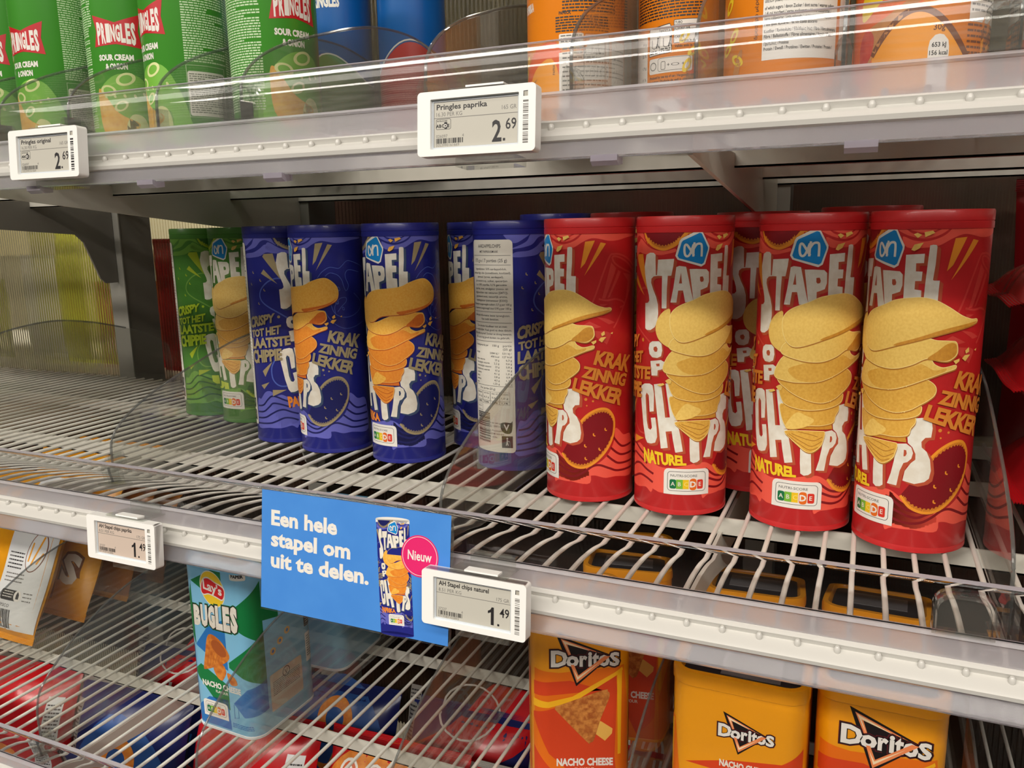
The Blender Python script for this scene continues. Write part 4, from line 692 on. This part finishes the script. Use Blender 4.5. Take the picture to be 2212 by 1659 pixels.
L_ = ('Protein / Eiweiß / Protéines / Eiwitten / Proteine / Protein /', 'Πρωτεΐνες / Proteínas', None, 'Fibre / Ballaststoffe / Fibres alimentaires / Vezels / Fiber /', 'Kostfiber / Ravintokuitu / Εδώδιμες ίνες / Fibra / Fibra alimentaria', None, '/ dos quais açúcares / de los cuales azúcares', 'herav sukkerarter / josta sokereita / εκ των οποίων σάκχαρα', '/ di cui zuccheri / varav sockerarter / heraf sukkerarter /', 'of which sugars / davon Zucker / dont sucres / waarvan suikers', None, 'υδατάνθρακες / Hidratos de carbono', 'Carboidrati / Kolhydrat / Kulhydrat / Karbohydrater / Hiilihydraatit /', 'Carbohydrate / Kohlenhydrate / Glucides / Koolhydraten /', None, 'κορεσμένα / dos quais saturados / de las cuales saturadas', 'mettede fettsyrer / josta tyydyttynyttä / εκ των οποίων', 'of which saturates / davon gesättigte / waarvan verzadigde', 'Fat / Fett / Matières grasses / Vetten / Grassi / Fedt')
z = 34.5
for s_ in L_:
    if s_: a.text(s_, INK, 3, at=(-102.5 * K, z), h=2.0, width=min(45.5, len(s_) * .70), bold=.018); z += 3.05
    else: z += 1.1
a.rect(-26 * K, 0, 29, 150, TPAPER, 2); a.text('54 g', INK, 3, at=(-24 * K, 57), h=2.2)
make_tube(PO, a, 0, .0915, .0800, 'orange snack tube with a long white nutrition text panel', G)
a = Art(); c = mat('tube_red_orange', (236, 104, 30), .4)
a.poly([(-165 * K, 4), (-165 * K, 90), (-120 * K, 90), (-78 * K, 72), (-100 * K, 40), (-125 * K, 22), (-150 * K, 8)], c, 1); a.poly([(-150 * K, 60), (-138 * K, 66), (-96 * K, 84), (-90 * K, 80), (-128 * K, 56), (-148 * K, 48)], YEL, 2, smooth=True); a.poly([(-146 * K, 74), (-138 * K, 80), (-110 * K, 92), (-112 * K, 84)], YEL, 2, smooth=True)
a.poly([(-152 * K, 22), (-146 * K, 40), (-120 * K, 48), (-86 * K, 62), (-78 * K, 66), (-76 * K, 60), (-96 * K, 52), (-122 * K, 36), (-136 * K, 24), (-146 * K, 20)], BRN, 3, smooth=True); a.poly([(-150 * K, 24), (-150 * K, 36), (-142 * K, 43), (-133 * K, 38), (-135 * K, 28), (-143 * K, 22)], mat('pepper_red', (196, 44, 40), .45, var=(220, 84, 60), scale=120), 4, smooth=True)
arc = [((-134 + i * 5.2) * K, 22 + 27 * sin(pi * min(1, (i + 1) / 17))) for i in range(17)]; a.stroke(arc, 3.4, DBR, 3); a.poly([(-132 * K, 4)] + [(p[0], p[1] - 1.6) for p in arc] + [(-48 * K, 4)], mat('tube_light_orange', (246, 160, 40), .4), 2)
a.text('30g', DBR, 4, at=(-77 * K, 36.8), h=3.2, align='c', bold=.02)
a.poly([(-85 * K, 4), (-85 * K, 27), (-84 * K, 31), (-80 * K, 34), (-76.5 * K, 34.5), (-73 * K, 34), (-69 * K, 31), (-68 * K, 27), (-68 * K, 4)], TPAPER, 4); a.text('653 kJ', INK, 5, at=(-76.5 * K, 27.6), h=2.5, align='c', width=7.6, bold=.02); a.text('156 kcal', INK, 5, at=(-76.5 * K, 23.2), h=2.5, align='c', width=9.6, bold=.02); a.text('8%', INK, 5, at=(-76.5 * K, 17), h=3, align='c')
a.rect(-51 * K, 10 * K, 41, 150, TPAPER, 3, r=1); a.lines(-49 * K, 8 * K, 44, 90, GREYINK, 4, 3, 1.2, 4, .8); a.lines(-52 * K, -4 * K, 20, 40, DBR, 3, 3, 1.2, 5)
make_tube(PO, a, 0, .1710, .0800, 'orange snack tube with a wooden spoon picture and 30g portion mark', G)
a = orange_front(-120); a.rect(-170 * K, -140 * K, 30, 150, TPAPER, 3); a.lines(-168 * K, -142 * K, 32, 90, GREYINK, 4, 3, 1.2, 6)
make_tube(PO, a, 0, .2560, .0800, 'orange snack tube at the right frame edge of the top shelf', G)
# ------------------------------------------------------------------ tubs on the lower shelf
DY = mat('tub_amber', (240, 158, 14), .33, coat=.3); DR = mat('tub_orange_red', (214, 66, 26), .38); DO = mat('tub_orange', (232, 112, 16), .38); DL = mat('tub_yellow', (248, 184, 30), .38); LOGK = mat('logo_black', (22, 14, 16), .4); LOGM = mat('logo_maroon', (86, 22, 30), .4); FL = mat('logo_flame', (240, 140, 84), .4); FLP = mat('logo_flame_pale', (252, 226, 186), .4)
NACHO = mat('nacho', (212, 138, 62), .6, var=(168, 88, 30), scale=240, bump=.3); CHEESE = mat('cheese_block', (236, 182, 84), .5); FILM = mat('film_seal', (150, 148, 150), .3, metal=.6); RIMK = mat('tub_inner_dark', (36, 32, 36), .4)
def corn_logo(a, cx, cz, k, L=5):
    s = lambda l: [(cx + x * k, cz + z * k) for x, z in l]
    # black triangle with flame edge; reference size: word 63 mm wide, centred on its middle
    a.poly(s([(-26, 24), (24, 3), (12, -9), (-8, -27.5)]), LOGK, L)
    a.poly(s([(-22, 20), (16, 4.5), (-16, 14), (-12, 2), (-14, 1)]), FL, L + 1); a.poly(s([(-20.5, 18.4), (6, 7), (-17.4, 14.6), (-13.5, 4)]), FLP, L + 2)
    a.poly(s([(-13, -6), (-7.5, -24), (23, 2), (18, 2.5), (-6, -16.5), (-10, -6)]), FL, L + 7); a.poly(s([(-10.5, -10), (-7, -21), (14, -3), (-6.4, -18)]), FLP, L + 8)
    x0, x1 = -31.5, 31.5
    w = [('D', -31, -15.5, 16.5), ('o', -17.5, -5.5, 11), ('r', -5, 2.2, 11), ('i', 2.8, 6.4, 14.5), ('t', 6.6, 12.8, 14), ('o', 12.2, 22.4, 11.5), ('s', 22.4, 31.5, 14)]
    for c, p, q, h in w:
        Q = [(p, -8.0 + h), (q, -8.0 + h), (q, -8.0), (p, -8.0)]
        for d, m_, b in ((1.7, LOGM, L + 3), (.9, LOGK, L + 4)): a.text(c, m_, b, quad=s([(p - d, -8.0 + h + d), (q + d, -8.0 + h + d), (q + d, -8.0 - d), (p - d, -8.0 - d)]), bold=.08)
        a.text(c, WHITE, L + 5, quad=s(Q), bold=.02 if c == 's' else .045)
def orange_tub_art(W, D):
    a = Art()
    for o in (0, W / 2 + D / 2 - .0, -W / 2 - D / 2):
        if o == 0:
            a.poly([(-44, 149), (-20, 146), (0, 148), (40, 152), (46, 110), (46, 4), (-46, 4)], DO, 1, smooth=False); a.poly([(-45, 136), (-10, 138), (20, 128), (-45, 122)], DR, 2); a.poly([(-46, 104), (-20, 112), (5, 128), (32, 143), (33, 128), (31, 60), (36, 4), (-10, 4), (-46, 40)], DR, 2)
            a.poly([(-46, 118), (-30, 117), (-8, 122), (38, 150), (39, 147), (-6, 117), (-30, 111), (-46, 110)], DL, 3); a.poly([(38, 150), (33, 143), (34, 62), (37, 62)], DL, 3); a.poly([(-46, 100), (-30, 64), (0, 34), (14, 4), (2, 4), (-20, 38), (-46, 70)], DO, 3)
            corn_logo(a, 3.6, 160.0, 1.0)
            a.poly([(-24, 110), (-23, 113.5), (-19, 114), (20, 128), (24.5, 127), (26, 121), (18, 99), (12, 78), (8.5, 75), (5, 76), (-22, 107)], NACHO, 4, smooth=True); a.poly([(16, 97), (18.5, 96.5), (29, 89), (28.5, 84), (22, 76.5), (13, 84)], CHEESE, 3)
            a.text('NACHO CHEESE', WHITE, 5, at=(3.3, 51.5), h=7.4, align='c', width=52.5, bold=.045); a.text('FLAVOUR', CREAM, 5, at=(3.3, 45.5), h=3.6, align='c', width=19, bold=.02)
        else:
            s = 1 if o > 0 else -1; f = lambda l: [(o + x, z) for x, z in l]
            a.poly(f([(-46, 118), (-10, 128), (28, 134), (46, 146), (46, 104), (20, 112), (-16, 116)]), DR, 2); a.poly(f([(-46, 104), (-30, 112), (6, 118), (46, 98), (46, 3), (-46, 3)]), DO, 1); a.poly(f([(-46, 100), (-30, 86), (10, 104), (-20, 80), (-46, 60)]), DL, 3); a.poly(f([(46, 96), (10, 88), (46, 60)]), DL, 3)
            corn_logo(a, o + .4, 153, .68); a.text('NACHO CHEESE', CREAM, 5, at=(o, 121.5), h=5.6, align='c', width=38, bold=.045); a.text('FLAVOUR', CREAM, 5, at=(o + 3, 117), h=2.8, align='c', width=16)
            a.poly(f([(-20, 60), (18, 84), (12, 40)]), NACHO, 4, smooth=True)
    return a
def make_tub(x, y, yaw, base, art, label, W=92, D=104, r=17, H=197, cat='tub', group=None, bot=None, cap=185):
    t = empty('snack_tub', (x, y, -.307), label, cat, group, (0, 0, radians(yaw))); wr = tub_wrap(W, D, r); a = W - 2 * r; per = 2 * a + 2 * (D - 2 * r) + 2 * pi * r
    us = [i * per / 72 for i in range(72)]
    def ring(h, z): return [wr(u, z, h) for u in us]
    def skin(m, rings, mt):
        vs = [p for q in rings for p in q]; n = 72
        m.add(vs, [(i * n + k, i * n + (k + 1) % n, (i + 1) * n + (k + 1) % n, (i + 1) * n + k) for i in range(len(rings) - 1) for k in range(n)], mt)
    b = MB(); skin(b, [ring(-.3, 3), ring(0, 4), ring(0, cap + 1.5)], base); art.onto(b, wr, 2.0); weld(b.build('tub_wall', t, fixn=False))
    m = MB(); skin(m, [ring(-8, .6), ring(-1.2, 0), ring(.5, .8), ring(.5, 3.4), ring(-.2, 4.2)], bot or base); m.build('base_rim', t)
    m = MB(); skin(m, [ring(.1, cap), ring(.9, cap + .7), ring(1.0, H - 4), ring(.2, H), ring(-4.5, H), ring(-6.5, H - 3), ring(-7.2, H - 9)], base); m.build('lid', t)
    m = MB(); n = 72; c = ring(-7.0, H - 8); m.add(c + [(0, 0, (H - 8) / 1000)], [(k, (k + 1) % n, n) for k in range(n)], RIMK); m.build('lid_panel', t, fixn=False)
    if D == 104:
        m = MB(); m.box(-.026, .026, -.016, .030, (H - 7.9) / 1000, (H - 7.4) / 1000, FILM); m.build('film_label', t, smooth=False)
    return t
oa = orange_tub_art(92, 104); G = 'orange tubs on the lower shelf'
p = make_tub(-.0880, .1830, 23.8, DY, oa, 'left orange tub with a big corn chip on its front, beside the sign', group=G)
dup(p, (.0770, .1330, -.307), (0, 0, radians(-90)), 'middle orange tub, lid rim visible below the rail, smaller logo', G)
dup(p, (.1800, .1590, -.307), (0, 0, 0), 'right orange tub with its large logo under the rail', G)
dup(p, (-.070, .310, -.307), (0, 0, radians(12)), 'orange tub standing behind the left one, seen through the wire', G)
dup(p, (.066, .300, -.307), (0, 0, radians(4)), 'orange tub standing behind the middle one, seen through the wire', G)
dup(p, (.178, .300, -.307), (0, 0, radians(-3)), 'orange tub standing behind the right one, seen through the wire', G)
BB = mat('tub_sky_blue', (132, 198, 234), .35, coat=.25); BM = mat('tub_mid_blue', (38, 116, 190), .38); BG = mat('tub_leaf_green', (10, 122, 62), .38); CONE = mat('corn_cone', (222, 138, 50), .55, var=(190, 98, 30), scale=180)
def blue_tub_art():
    a = Art(); V = lambda v: v
    a.poly([(-46, 140), (-33, 172), (-33, 100), (-46, 128)], BG, 1); a.poly([(-32, 176), (0, 193), (13, 193), (13, 152), (-20, 170)], BG, 1); a.poly([(13, 142), (60, 180), (60, 108), (14, 140)], BG, 1); a.poly([(14, 88), (60, 124), (60, 60), (14, 82)], BG, 1); a.poly([(-40, 68), (-28, 78), (10, 60), (10, 30), (-14, 40)], BG, 1)
    a.poly([(-33, 100), (-14, 124), (12, 138), (12, 78), (-4, 84)], BM, 1); a.poly([(-46, 96), (-38, 100), (-38, 26), (-46, 24)], BM, 1); a.poly([(36, 60), (60, 66), (60, 30), (30, 26), (16, 40)], BM, 1); a.poly([(-44, 20), (-20, 40), (8, 42), (10, 6), (-44, 6)], BM, 1)
    a.ell(-.5, 171, 17.2, 21, WHITE, 3, .35, 40); a.ell(-.5, 171, 16.4, 20, mat('sun_yellow', (246, 206, 44), .4), 4, .35, 40)
    a.poly([(-17.5, 168), (-14, 180), (-6, 184), (4, 180), (16, 176), (17.5, 168), (13, 160), (4, 162), (-6, 164), (-14, 162)], WHITE, 5, smooth=True); a.poly([(-16.4, 168), (-13.5, 178.6), (-6, 182.4), (4, 178.8), (15, 174.6), (16.3, 168), (12.6, 161.4), (4, 163.4), (-6, 165.2), (-13.6, 163.4)], mat('ribbon_red', (214, 34, 38), .4), 6, smooth=True)
    a.text("Lay's", WHITE, 7, quad=[(-13.5, 181), (13.5, 176), (13, 162), (-13.5, 166)], bold=.03)
    for i, c in enumerate('BUGLES'):
        u0 = -31 + 10.7 * i; z0 = 124 + .2 * i; h = (24, 26, 27, 28, 29, 31)[i]
        for d, mm_, l in ((1.9, BG, 5), (1.2, INK, 6)): a.text(c, mm_, l, quad=[(u0 - d, z0 + h + d), (u0 + 9.7 + d, z0 + h + .4 + d), (u0 + 9.0 + d, z0 - d), (u0 - 1 - d, z0 - d)], bold=.09)
        a.text(c, CREAM, 7, quad=[(u0, z0 + h), (u0 + 9.7, z0 + h + .4), (u0 + 9.0, z0), (u0 - 1, z0)], bold=.07)
    a.poly([(-24, 74), (-20, 92), (-15, 112), (-8, 117), (4, 112), (13, 102), (15.5, 94), (8, 86), (-8, 78), (-20, 73)], CONE, 4, smooth=True); a.ell(1, 102, 13.5, 8.4, mat('cone_inside', (168, 84, 30), .6), 5, -.62); a.ell(1, 102, 13.5, 8.4, CONE, 6, -.62, hole=.88)
    for i in range(5): a.stroke([(-18 + i * 4, 77 + i * 2), (-14 + i * 4, 96 - i * .6)], .5, mat('cone_line', (176, 96, 36), .6), 5)
    a.poly([(-9, 78), (4, 84), (9, 76), (4, 66), (0, 64), (-6, 68)], CONE, 3, smooth=True); a.poly([(10, 75), (20, 72), (24, 64), (14, 62)], CONE, 3, smooth=True)
    a.text('NACHO CHEESE', WHITE, 5, at=(0, 53), h=6.6, align='c', width=56, bold=.045); a.text('FLAVOUR', CREAM, 5, at=(0, 47.5), h=3.2, align='c', width=18, bold=.02)
    score_label(a, -11.5, 16, 36, 20, 5)
    a.rect(26, 44, 186, 196, TPAPER, 5, r=1.5); a.text('WITH', INK, 6, at=(35, 193.5), h=2, align='c', bold=.03); a.text('PAPER', INK, 6, at=(35, 189), h=3.4, align='c', width=14, bold=.05)
    a.stroke([(16, 22), (16, 38), (22, 40), (22, 24)], .7, BM, 5, False, True); a.lines(12, 40, 10, 16, BM, 5, 2, 1, 3)
    # right side: recipe cream panel
    a.rect(64, 116, 22, 66, mat('side_panel', (206, 196, 176), .45), 3, r=2); a.lines(68, 112, 38, 56, GREYINK, 4, 2.2, 1.1, 4); a.ell(90, 59, 6, 6, INK, 4, hole=.84); a.text('V', INK, 5, at=(90, 56), h=6, align='c')
    for i, (x, z) in enumerate(((72, 92), (84, 99), (96, 106))): a.ell(x, z, 4.6, 4.2, CHEESE, 4); a.ell(x, z, 2, 2, BM, 5)
    a.poly([(60, 150), (84, 160), (84, 128), (60, 134)], BG, 1); a.rect(-118, -70, 60, 120, BM, 1)
    a.rect(124, 148, 96, 132, INK, 3, r=1); a.lines(126, 146, 98, 130, CREAM, 4, 2.6, 1, 3); a.rect(124, 150, 52, 88, TPAPER, 3, r=1.5); a.lines(126, 140, 56, 84, GREYINK, 4, 3, 1.4, 8)
    a.bars(-64, -40, 108, 140, INK, 4, seed=5)
    return a
G = 'blue tubs on the lower shelf'
p = make_tub(-.4700, .1570, -2, BB, blue_tub_art(), 'light blue and green tub with a corn cone picture, front one', D=103.9, group=G, bot=mat('tub_white_rim', (226, 232, 236), .4), cap=193.2)
dup(p, (-.4700, .3050, -.307), (0, 0, radians(182)), 'light blue tub behind the front one, its back labels showing', G)
# ------------------------------------------------------------------ bags
def bag(name, x, y, z, w_, h_, d_, base, art, label, group, rot=(0, 0, 0), back=None, seed=1, lying=None, cat='bag', seal=None):
    """pillow bag; local origin at the bottom middle, front towards -y"""
    t = empty(name, (x, y, z), label, cat, group, tuple(radians(r) for r in rot)); W, H = w_ * 1000, h_ * 1000; rd = random.Random(seed)
    if lying is not None:
        c, s_ = cos(radians(lying)), sin(radians(lying)); t.rotation_euler = Matrix(((0, -s_, c), (1, 0, 0), (0, c, s_))).to_euler()
    ph = [rd.uniform(0, 6.28) for _ in range(6)]; S = 11
    def thick(u, v):
        a = max(0, 1 - abs(2 * u / W) ** 3.0); b = max(0, 1 - abs(2 * (v - H / 2) / (H - 2 * S)) ** 3.5) if S < v < H - S else 0
        e = 1 - b; wr = (sin(u * .22 + ph[0]) * .5 + sin(u * .41 + v * .05 + ph[1]) * .35 + sin(u * .1 - v * .12 + ph[2]) * .5) * (1.3 * e * min(1, b * 5)) + sin(u * .05 + v * .06 + ph[3]) * .8 * a
        return d_ * 500 * a ** .55 * b ** .5 + wr * a
    def wob(u, v): return (sin(v * .045 + ph[4]) * 2.2 + sin(u * .06 + ph[5]) * 1.5) * (0.4 + abs(v - H / 2) / H)
    nx = lambda u, v: u * (1 - .05 * max(0, 1 - (2 * (v - H / 2) / H) ** 2))
    fw = lambda u, v, h: (nx(u, v) / 1000, (wob(u, v) - thick(u, v) - h - .15) / 1000, v / 1000)
    bw = lambda u, v, h: (nx(-u, v) / 1000, (wob(-u, v) + thick(-u, v) + h + .15) / 1000, v / 1000)
    b = MB(); N, M_ = 30, 34
    for f, mt in ((fw, base), (bw, back or base)): b.sheet([[f(-W / 2 + W * i / N, S * .7 + (H - 1.4 * S) * j / M_, 0) for i in range(N + 1)] for j in range(M_ + 1)], mt)
    if art: art.onto(b, fw, 5, 6, dh=.12)
    weld(b.build('bag_body', t, fixn=False))
    for v0, v1 in ((0, S), (H - S, H)):
        m = MB(); rows = []
        for j in range(13):
            v = v0 + (v1 - v0) * j / 12; r = []
            for i in range(N + 1): u = -W / 2 + W * i / N; r.append((u / 1000, (wob(u, v) + (.35 if j % 2 else -.35)) / 1000, v / 1000))
            rows.append(r)
        m.sheet(rows, seal or base); m.sheet([[(p[0], p[1] + .0006, p[2]) for p in r] for r in rows], seal or base); m.build('seal', t, fixn=False)
    return t
FY = mat('foil_yellow', (232, 162, 22), .28, spec=.6, var=(222, 146, 16), scale=20); FBR = mat('foil_amber', (196, 122, 26), .3, var=(150, 80, 20), scale=14); FR = mat('foil_red', (196, 24, 32), .25, spec=.6); FRD = mat('foil_dark_red', (132, 12, 20), .28); FN = mat('foil_navy', (26, 36, 96), .28, spec=.6); FW = mat('foil_white', (226, 228, 228), .35); FS = mat('foil_silver', (176, 174, 168), .3, metal=.5)
OR_ = mat('snack_orange', (234, 148, 52), .5, var=(214, 118, 34), scale=120)
# yellow bags at the left of the lower shelf
a = Art(); a.poly([(30, 14), (28, 120), (38, 238), (99, 238), (99, 14)], FW, 1)
a.lines(62, 86, 178, 188, INK, 2, 4, 1.6, 2); a.lines(44, 90, 148, 168, GREYINK, 2, 4.6, 1.3, 3, .8)
a.ell(78, 120, 13, 28, DBR, 2, -.12, 36); a.ell(78, 120, 11.8, 26.6, FW, 3, -.12, 36)
for l in ([(70, 106), (72, 132)], [(75, 102), (85, 142)], [(82, 104), (88, 120)]): a.stroke(l, 2.2, FY, 4, False)
a.lines(34, 62, 92, 116, INK, 2, 5, 1.8, 4, .8); a.lines(36, 70, 74, 88, GREYINK, 2, 5, 1.6, 6, .9); a.rect(38, 68, 52, 66, INK, 2, r=3); a.ell(68, 59, 6, 7.4, WHITE, 3); a.poly([(66, 55), (70.5, 55), (70.5, 61), (68, 65), (66, 61)], INK, 4); a.lines(76, 88, 53, 65, GREYINK, 2, 5, 1.6, 5); a.lines(41, 60, 54, 64, WHITE, 3, 3.4, 1.2, 7)
a.text('PEPSICO', INK, 2, at=(36, 43), h=4.4, width=22); a.bars(34, 62, 16, 40, INK, 2, seed=8)
G = 'yellow snack bags on the lower shelf'
bag('snack_bag', -.948, .150, -.303, .200, .250, .050, FY, a, 'yellow bag with a white printed panel and barcode, lower left', G, (-28, 0, 0), seed=3)
a = Art(); a.text('S', DBR, 2, quad=[(44, 96), (86, 92), (80, 40), (40, 44)], bold=.1); a.text('S', WHITE, 3, quad=[(48, 92), (82, 88), (76, 44), (44, 48)], bold=.05); a.poly([(10, 30), (34, 60), (36, 24)], FBR, 1, smooth=True)
bag('snack_bag', -.940, .224, -.303, .200, .250, .045, FY, a, 'amber bag with a white letter S just behind the first yellow bag', G, (-28, 0, 0), seed=5)
a = Art(); a.poly([(-40, 20), (90, 30), (80, 180), (-20, 160)], FBR, 1, smooth=True)
bag('snack_bag', -.942, .294, -.303, .200, .240, .045, FBR, a, 'brownish amber bag third in the row of yellow bags', G, (-28, 0, 0), seed=8, seal=FY)
bag('snack_bag', -.940, .362, -.303, .200, .160, .040, FBR, None, 'amber bag at the back of the row of yellow bags', G, (-24, 0, 0), seed=9)
# bags on the base shelf, seen down through the lower wire
m = MB(); m.box(X0S, X1S, -.02, .50, -.640, -.622, DSTEEL); m.box(X0S, X1S, -.024, -.02, -.70, -.622, STEEL); tag(m.build('base_shelf', smooth=False), 'solid steel base shelf carrying the red and navy bags', 'shelf')
def blob_art(kind, sd=1):
    a = Art(); rd = random.Random(sd)
    if kind == 'rings':
        a.poly([(-90, 130), (-20, 230), (60, 200), (90, 120), (60, 60), (-60, 70)], mat('bag_mid_blue', (44, 84, 150), .35), 1, smooth=True)
        a.ell(6, 176, 30, 30, OR_, 3, n=32, hole=.52); st = [(30 * (1 if i % 2 == 0 else .45) * cos(i * pi / 5 + .3) + 14, 30 * (1 if i % 2 == 0 else .45) * sin(i * pi / 5 + .3) + 106) for i in range(10)]; a.poly(st, OR_, 3, smooth=True); a.ell(-44, 120, 24, 24, OR_, 2, n=28, hole=.5)
        a.rect(-92, -74, 20, 240, FS, 2); a.lines(-90, -76, 30, 230, INK, 3, 5, 2, 4)
    elif kind == 'word':
        a.poly([(-90, 150), (-20, 200), (30, 260), (90, 262), (90, 190), (10, 150)], FR, 1, smooth=True); a.ell(0, 218, 44, 34, WHITE, 2, hole=.93); a.text('chips', WHITE, 3, at=(-20, 148), h=24, bold=.04)
        a.poly([(-60, 70), (50, 78), (54, 104), (-58, 98)], mat('flash_blue', (22, 110, 196), .35), 2); a.text('paprika', WHITE, 3, at=(-46, 78), h=15, width=80, bold=.03); a.rect(-96, -78, 24, 236, FS, 2); a.lines(-95, -79, 30, 230, INK, 3, 5, 2, 5); a.poly([(-70, 20), (60, 24), (50, 60), (-60, 56)], FR, 2, smooth=True)
    elif kind == 'script':
        a.poly([(-86, 216), (-40, 256), (40, 258), (88, 226), (60, 200), (-60, 196)], OR_, 1, smooth=True)
        for i in range(4):
            x = -66 + i * 36; p_ = [(x, 180), (x + 4, 226), (x + 18, 230), (x + 22, 190), (x + 10, 178), (x + 26, 176), (x + 36, 196)]; a.stroke(p_, 11, WHITE, 2); a.stroke(p_, 4.5, mat('script_fill', (206, 92, 40), .4), 3)
        a.stroke([(-80, 168), (-40, 156), (0, 164), (40, 152), (84, 162)], 7, WHITE, 2); a.ell(10, 96, 26, 22, OR_, 2); a.poly([(44, 66), (64, 120), (84, 84)], mat('bag_cheese', (246, 198, 70), .45), 2, smooth=True); a.poly([(-80, 60), (-40, 110), (-10, 66)], mat('bag_cheese', (246, 198, 70), .45), 2, smooth=True)
    elif kind == 'plain':
        a.poly([(-80, 60), (-20, 150), (40, 120), (70, 40)], FRD, 1, smooth=True); a.poly([(-30, 110), (0, 170), (34, 150), (20, 100)], OR_, 2, smooth=True); a.rect(62, 84, 30, 230, FW, 2); a.lines(64, 82, 40, 220, INK, 3, 5, 2, 6)
    return a
G = 'red and navy bags on the base shelf'
for i, (x, y, base, kind, lab, rz) in enumerate((
    (-.915, .175, FR, 'plain', 'red bag under the lower wire at the left frame edge', 8), (-.720, .190, FN, 'rings', 'navy bag with orange rings and stars under the wire left of the blue tub', 6), (-.525, .205, FR, 'plain', 'red bag under the wire directly below the blue tub', 4), (-.330, .220, FR, 'script', 'red bag with looping white lettering under the sign', 2), (-.135, .220, FR, 'script', 'red bag with white lettering left of the front orange tub', 0), (.060, .220, FR, 'plain', 'red bag under the wire between the orange tubs', -2), (.255, .220, FRD, 'plain', 'dark red bag under the wire right of the orange tubs', 0),
    (-.80, .365, FN, 'word', 'navy bag in the second row under the scratched divider', 5), (-.51, .375, FN, 'rings', 'navy bag in the second row behind the blue tub', 3), (-.310, .385, FN, 'word', 'navy and red bag with a blue flash, right of the blue tub', 2), (-.115, .395, FR, 'script', 'red bag in the second row under the sign corner', 0), (.15, .405, FR, 'plain', 'red bag in the second row behind the orange tubs', -2))):
    bag('chip_bag', x, y - .07, -.617, .188, .268 if i < 7 else .225, .062, base, blob_art(kind, i), lab, G, (-20, 0, rz), seed=20 + i, seal=FS if i % 3 == 1 else None)
# red bags right of the middle shelf
a = Art(); a.text('CHIPS', WHITE, 2, at=(-92, 218), h=44, width=150, bold=.02); a.text('NATUREL', WHITE, 2, at=(-70, 188), h=17, width=90, bold=.02); a.poly([(-60, 40), (-70, 120), (-20, 160), (60, 130), (80, 40)], mat('chip_mid', (230, 180, 76)), 1, smooth=True); a.rect(-96, -70, 284, 300, LOGOB, 2, r=3)
G = 'red chip bags right of the canisters'
bag('chip_bag', .385, .395, .001, .230, .272, .060, FRD, a, 'dark red bag with white lettering standing in shadow at the right', G, (0, 0, 6), seed=41)
for x, y, z, ly, lab, s in ((.252, .200, .042, 1, 'red bag lying at the bottom of the stack on the right', 44), (.246, .203, .120, 7, 'red bag lying in the middle of the stack, crimped end forward', 45), (.240, .213, .178, 16, 'shiny red bag on top of the stack leaning on the right', 46)):
    bag('chip_bag', x, y, z, .16, .22, .074 if ly < 10 else .05, FR, None, lab, G, seed=s, lying=ly)
# goods of the neighbouring aisle behind the ribbed sheet
G = 'goods of the next aisle behind the ribbed sheet'
for i, (x, y, z, w_, h_, base, lab) in enumerate(((-1.66, .66, -.02, .20, .17, mat('foil_olive', (176, 180, 90), .3), 'olive bag behind the ribbed sheet at the far left'), (-1.47, .70, -.02, .17, .22, FW, 'white bag behind the ribbed sheet'), (-1.315, .66, -.02, .15, .27, mat('foil_lime', (206, 214, 84), .3), 'lime bag behind the ribbed sheet'), (-1.16, .66, -.02, .11, .17, FR, 'red bag behind the ribbed sheet beside the upright'), (-1.02, .64, -.02, .15, .25, FRD, 'dark red bag behind the ribbed sheet by the green canisters'))):
    bag('snack_bag', x, y, z, w_, h_, .05, base, None, lab, G, seed=60 + i)
m = MB(); m.box(-2.4, 1.2, .575, 1.05, -.04, -.022, STEEL); tag(m.build('neighbour_shelf', smooth=False), 'pale shelf deck of the next aisle behind the ribbed sheet, lower one', 'shelf')
m = MB(); m.box(-.82, 1.2, .60, 1.05, -.02, .33, mat('carton_brown', (58, 46, 40), .7, var=(80, 40, 34), scale=9)); tag(m.build('added_carton', smooth=False), 'added dark brown carton behind the ribbed sheet, middle one', 'carton', 'added cartons behind the ribbed sheet')  # added box, keeps the middle of the ribbed sheet dark
m = MB(); m.box(-1.3, 1.2, .60, 1.05, .36, .80, mat('carton_olive', (84, 78, 58), .7, var=(110, 100, 70), scale=7)); tag(m.build('added_carton', smooth=False), 'added olive carton behind the ribbed sheet and the top shelf tubes', 'carton', 'added cartons behind the ribbed sheet')  # added box, hides the bright backdrop between the top shelf tubes
m = MB(); m.box(-2.4, 1.2, .575, 1.05, .34, .358, STEEL); tag(m.build('neighbour_shelf', smooth=False), 'pale shelf deck of the next aisle, upper one', 'shelf')
m = MB(); m.box(-1.6, 1.2, .60, 1.05, -.62, -.05, mat('carton_brown', (58, 46, 40))); tag(m.build('added_carton', smooth=False), 'added dark brown carton behind the ribbed sheet, lower one', 'carton', 'added cartons behind the ribbed sheet')  # added box, darkens the ribbed sheet below the middle shelf
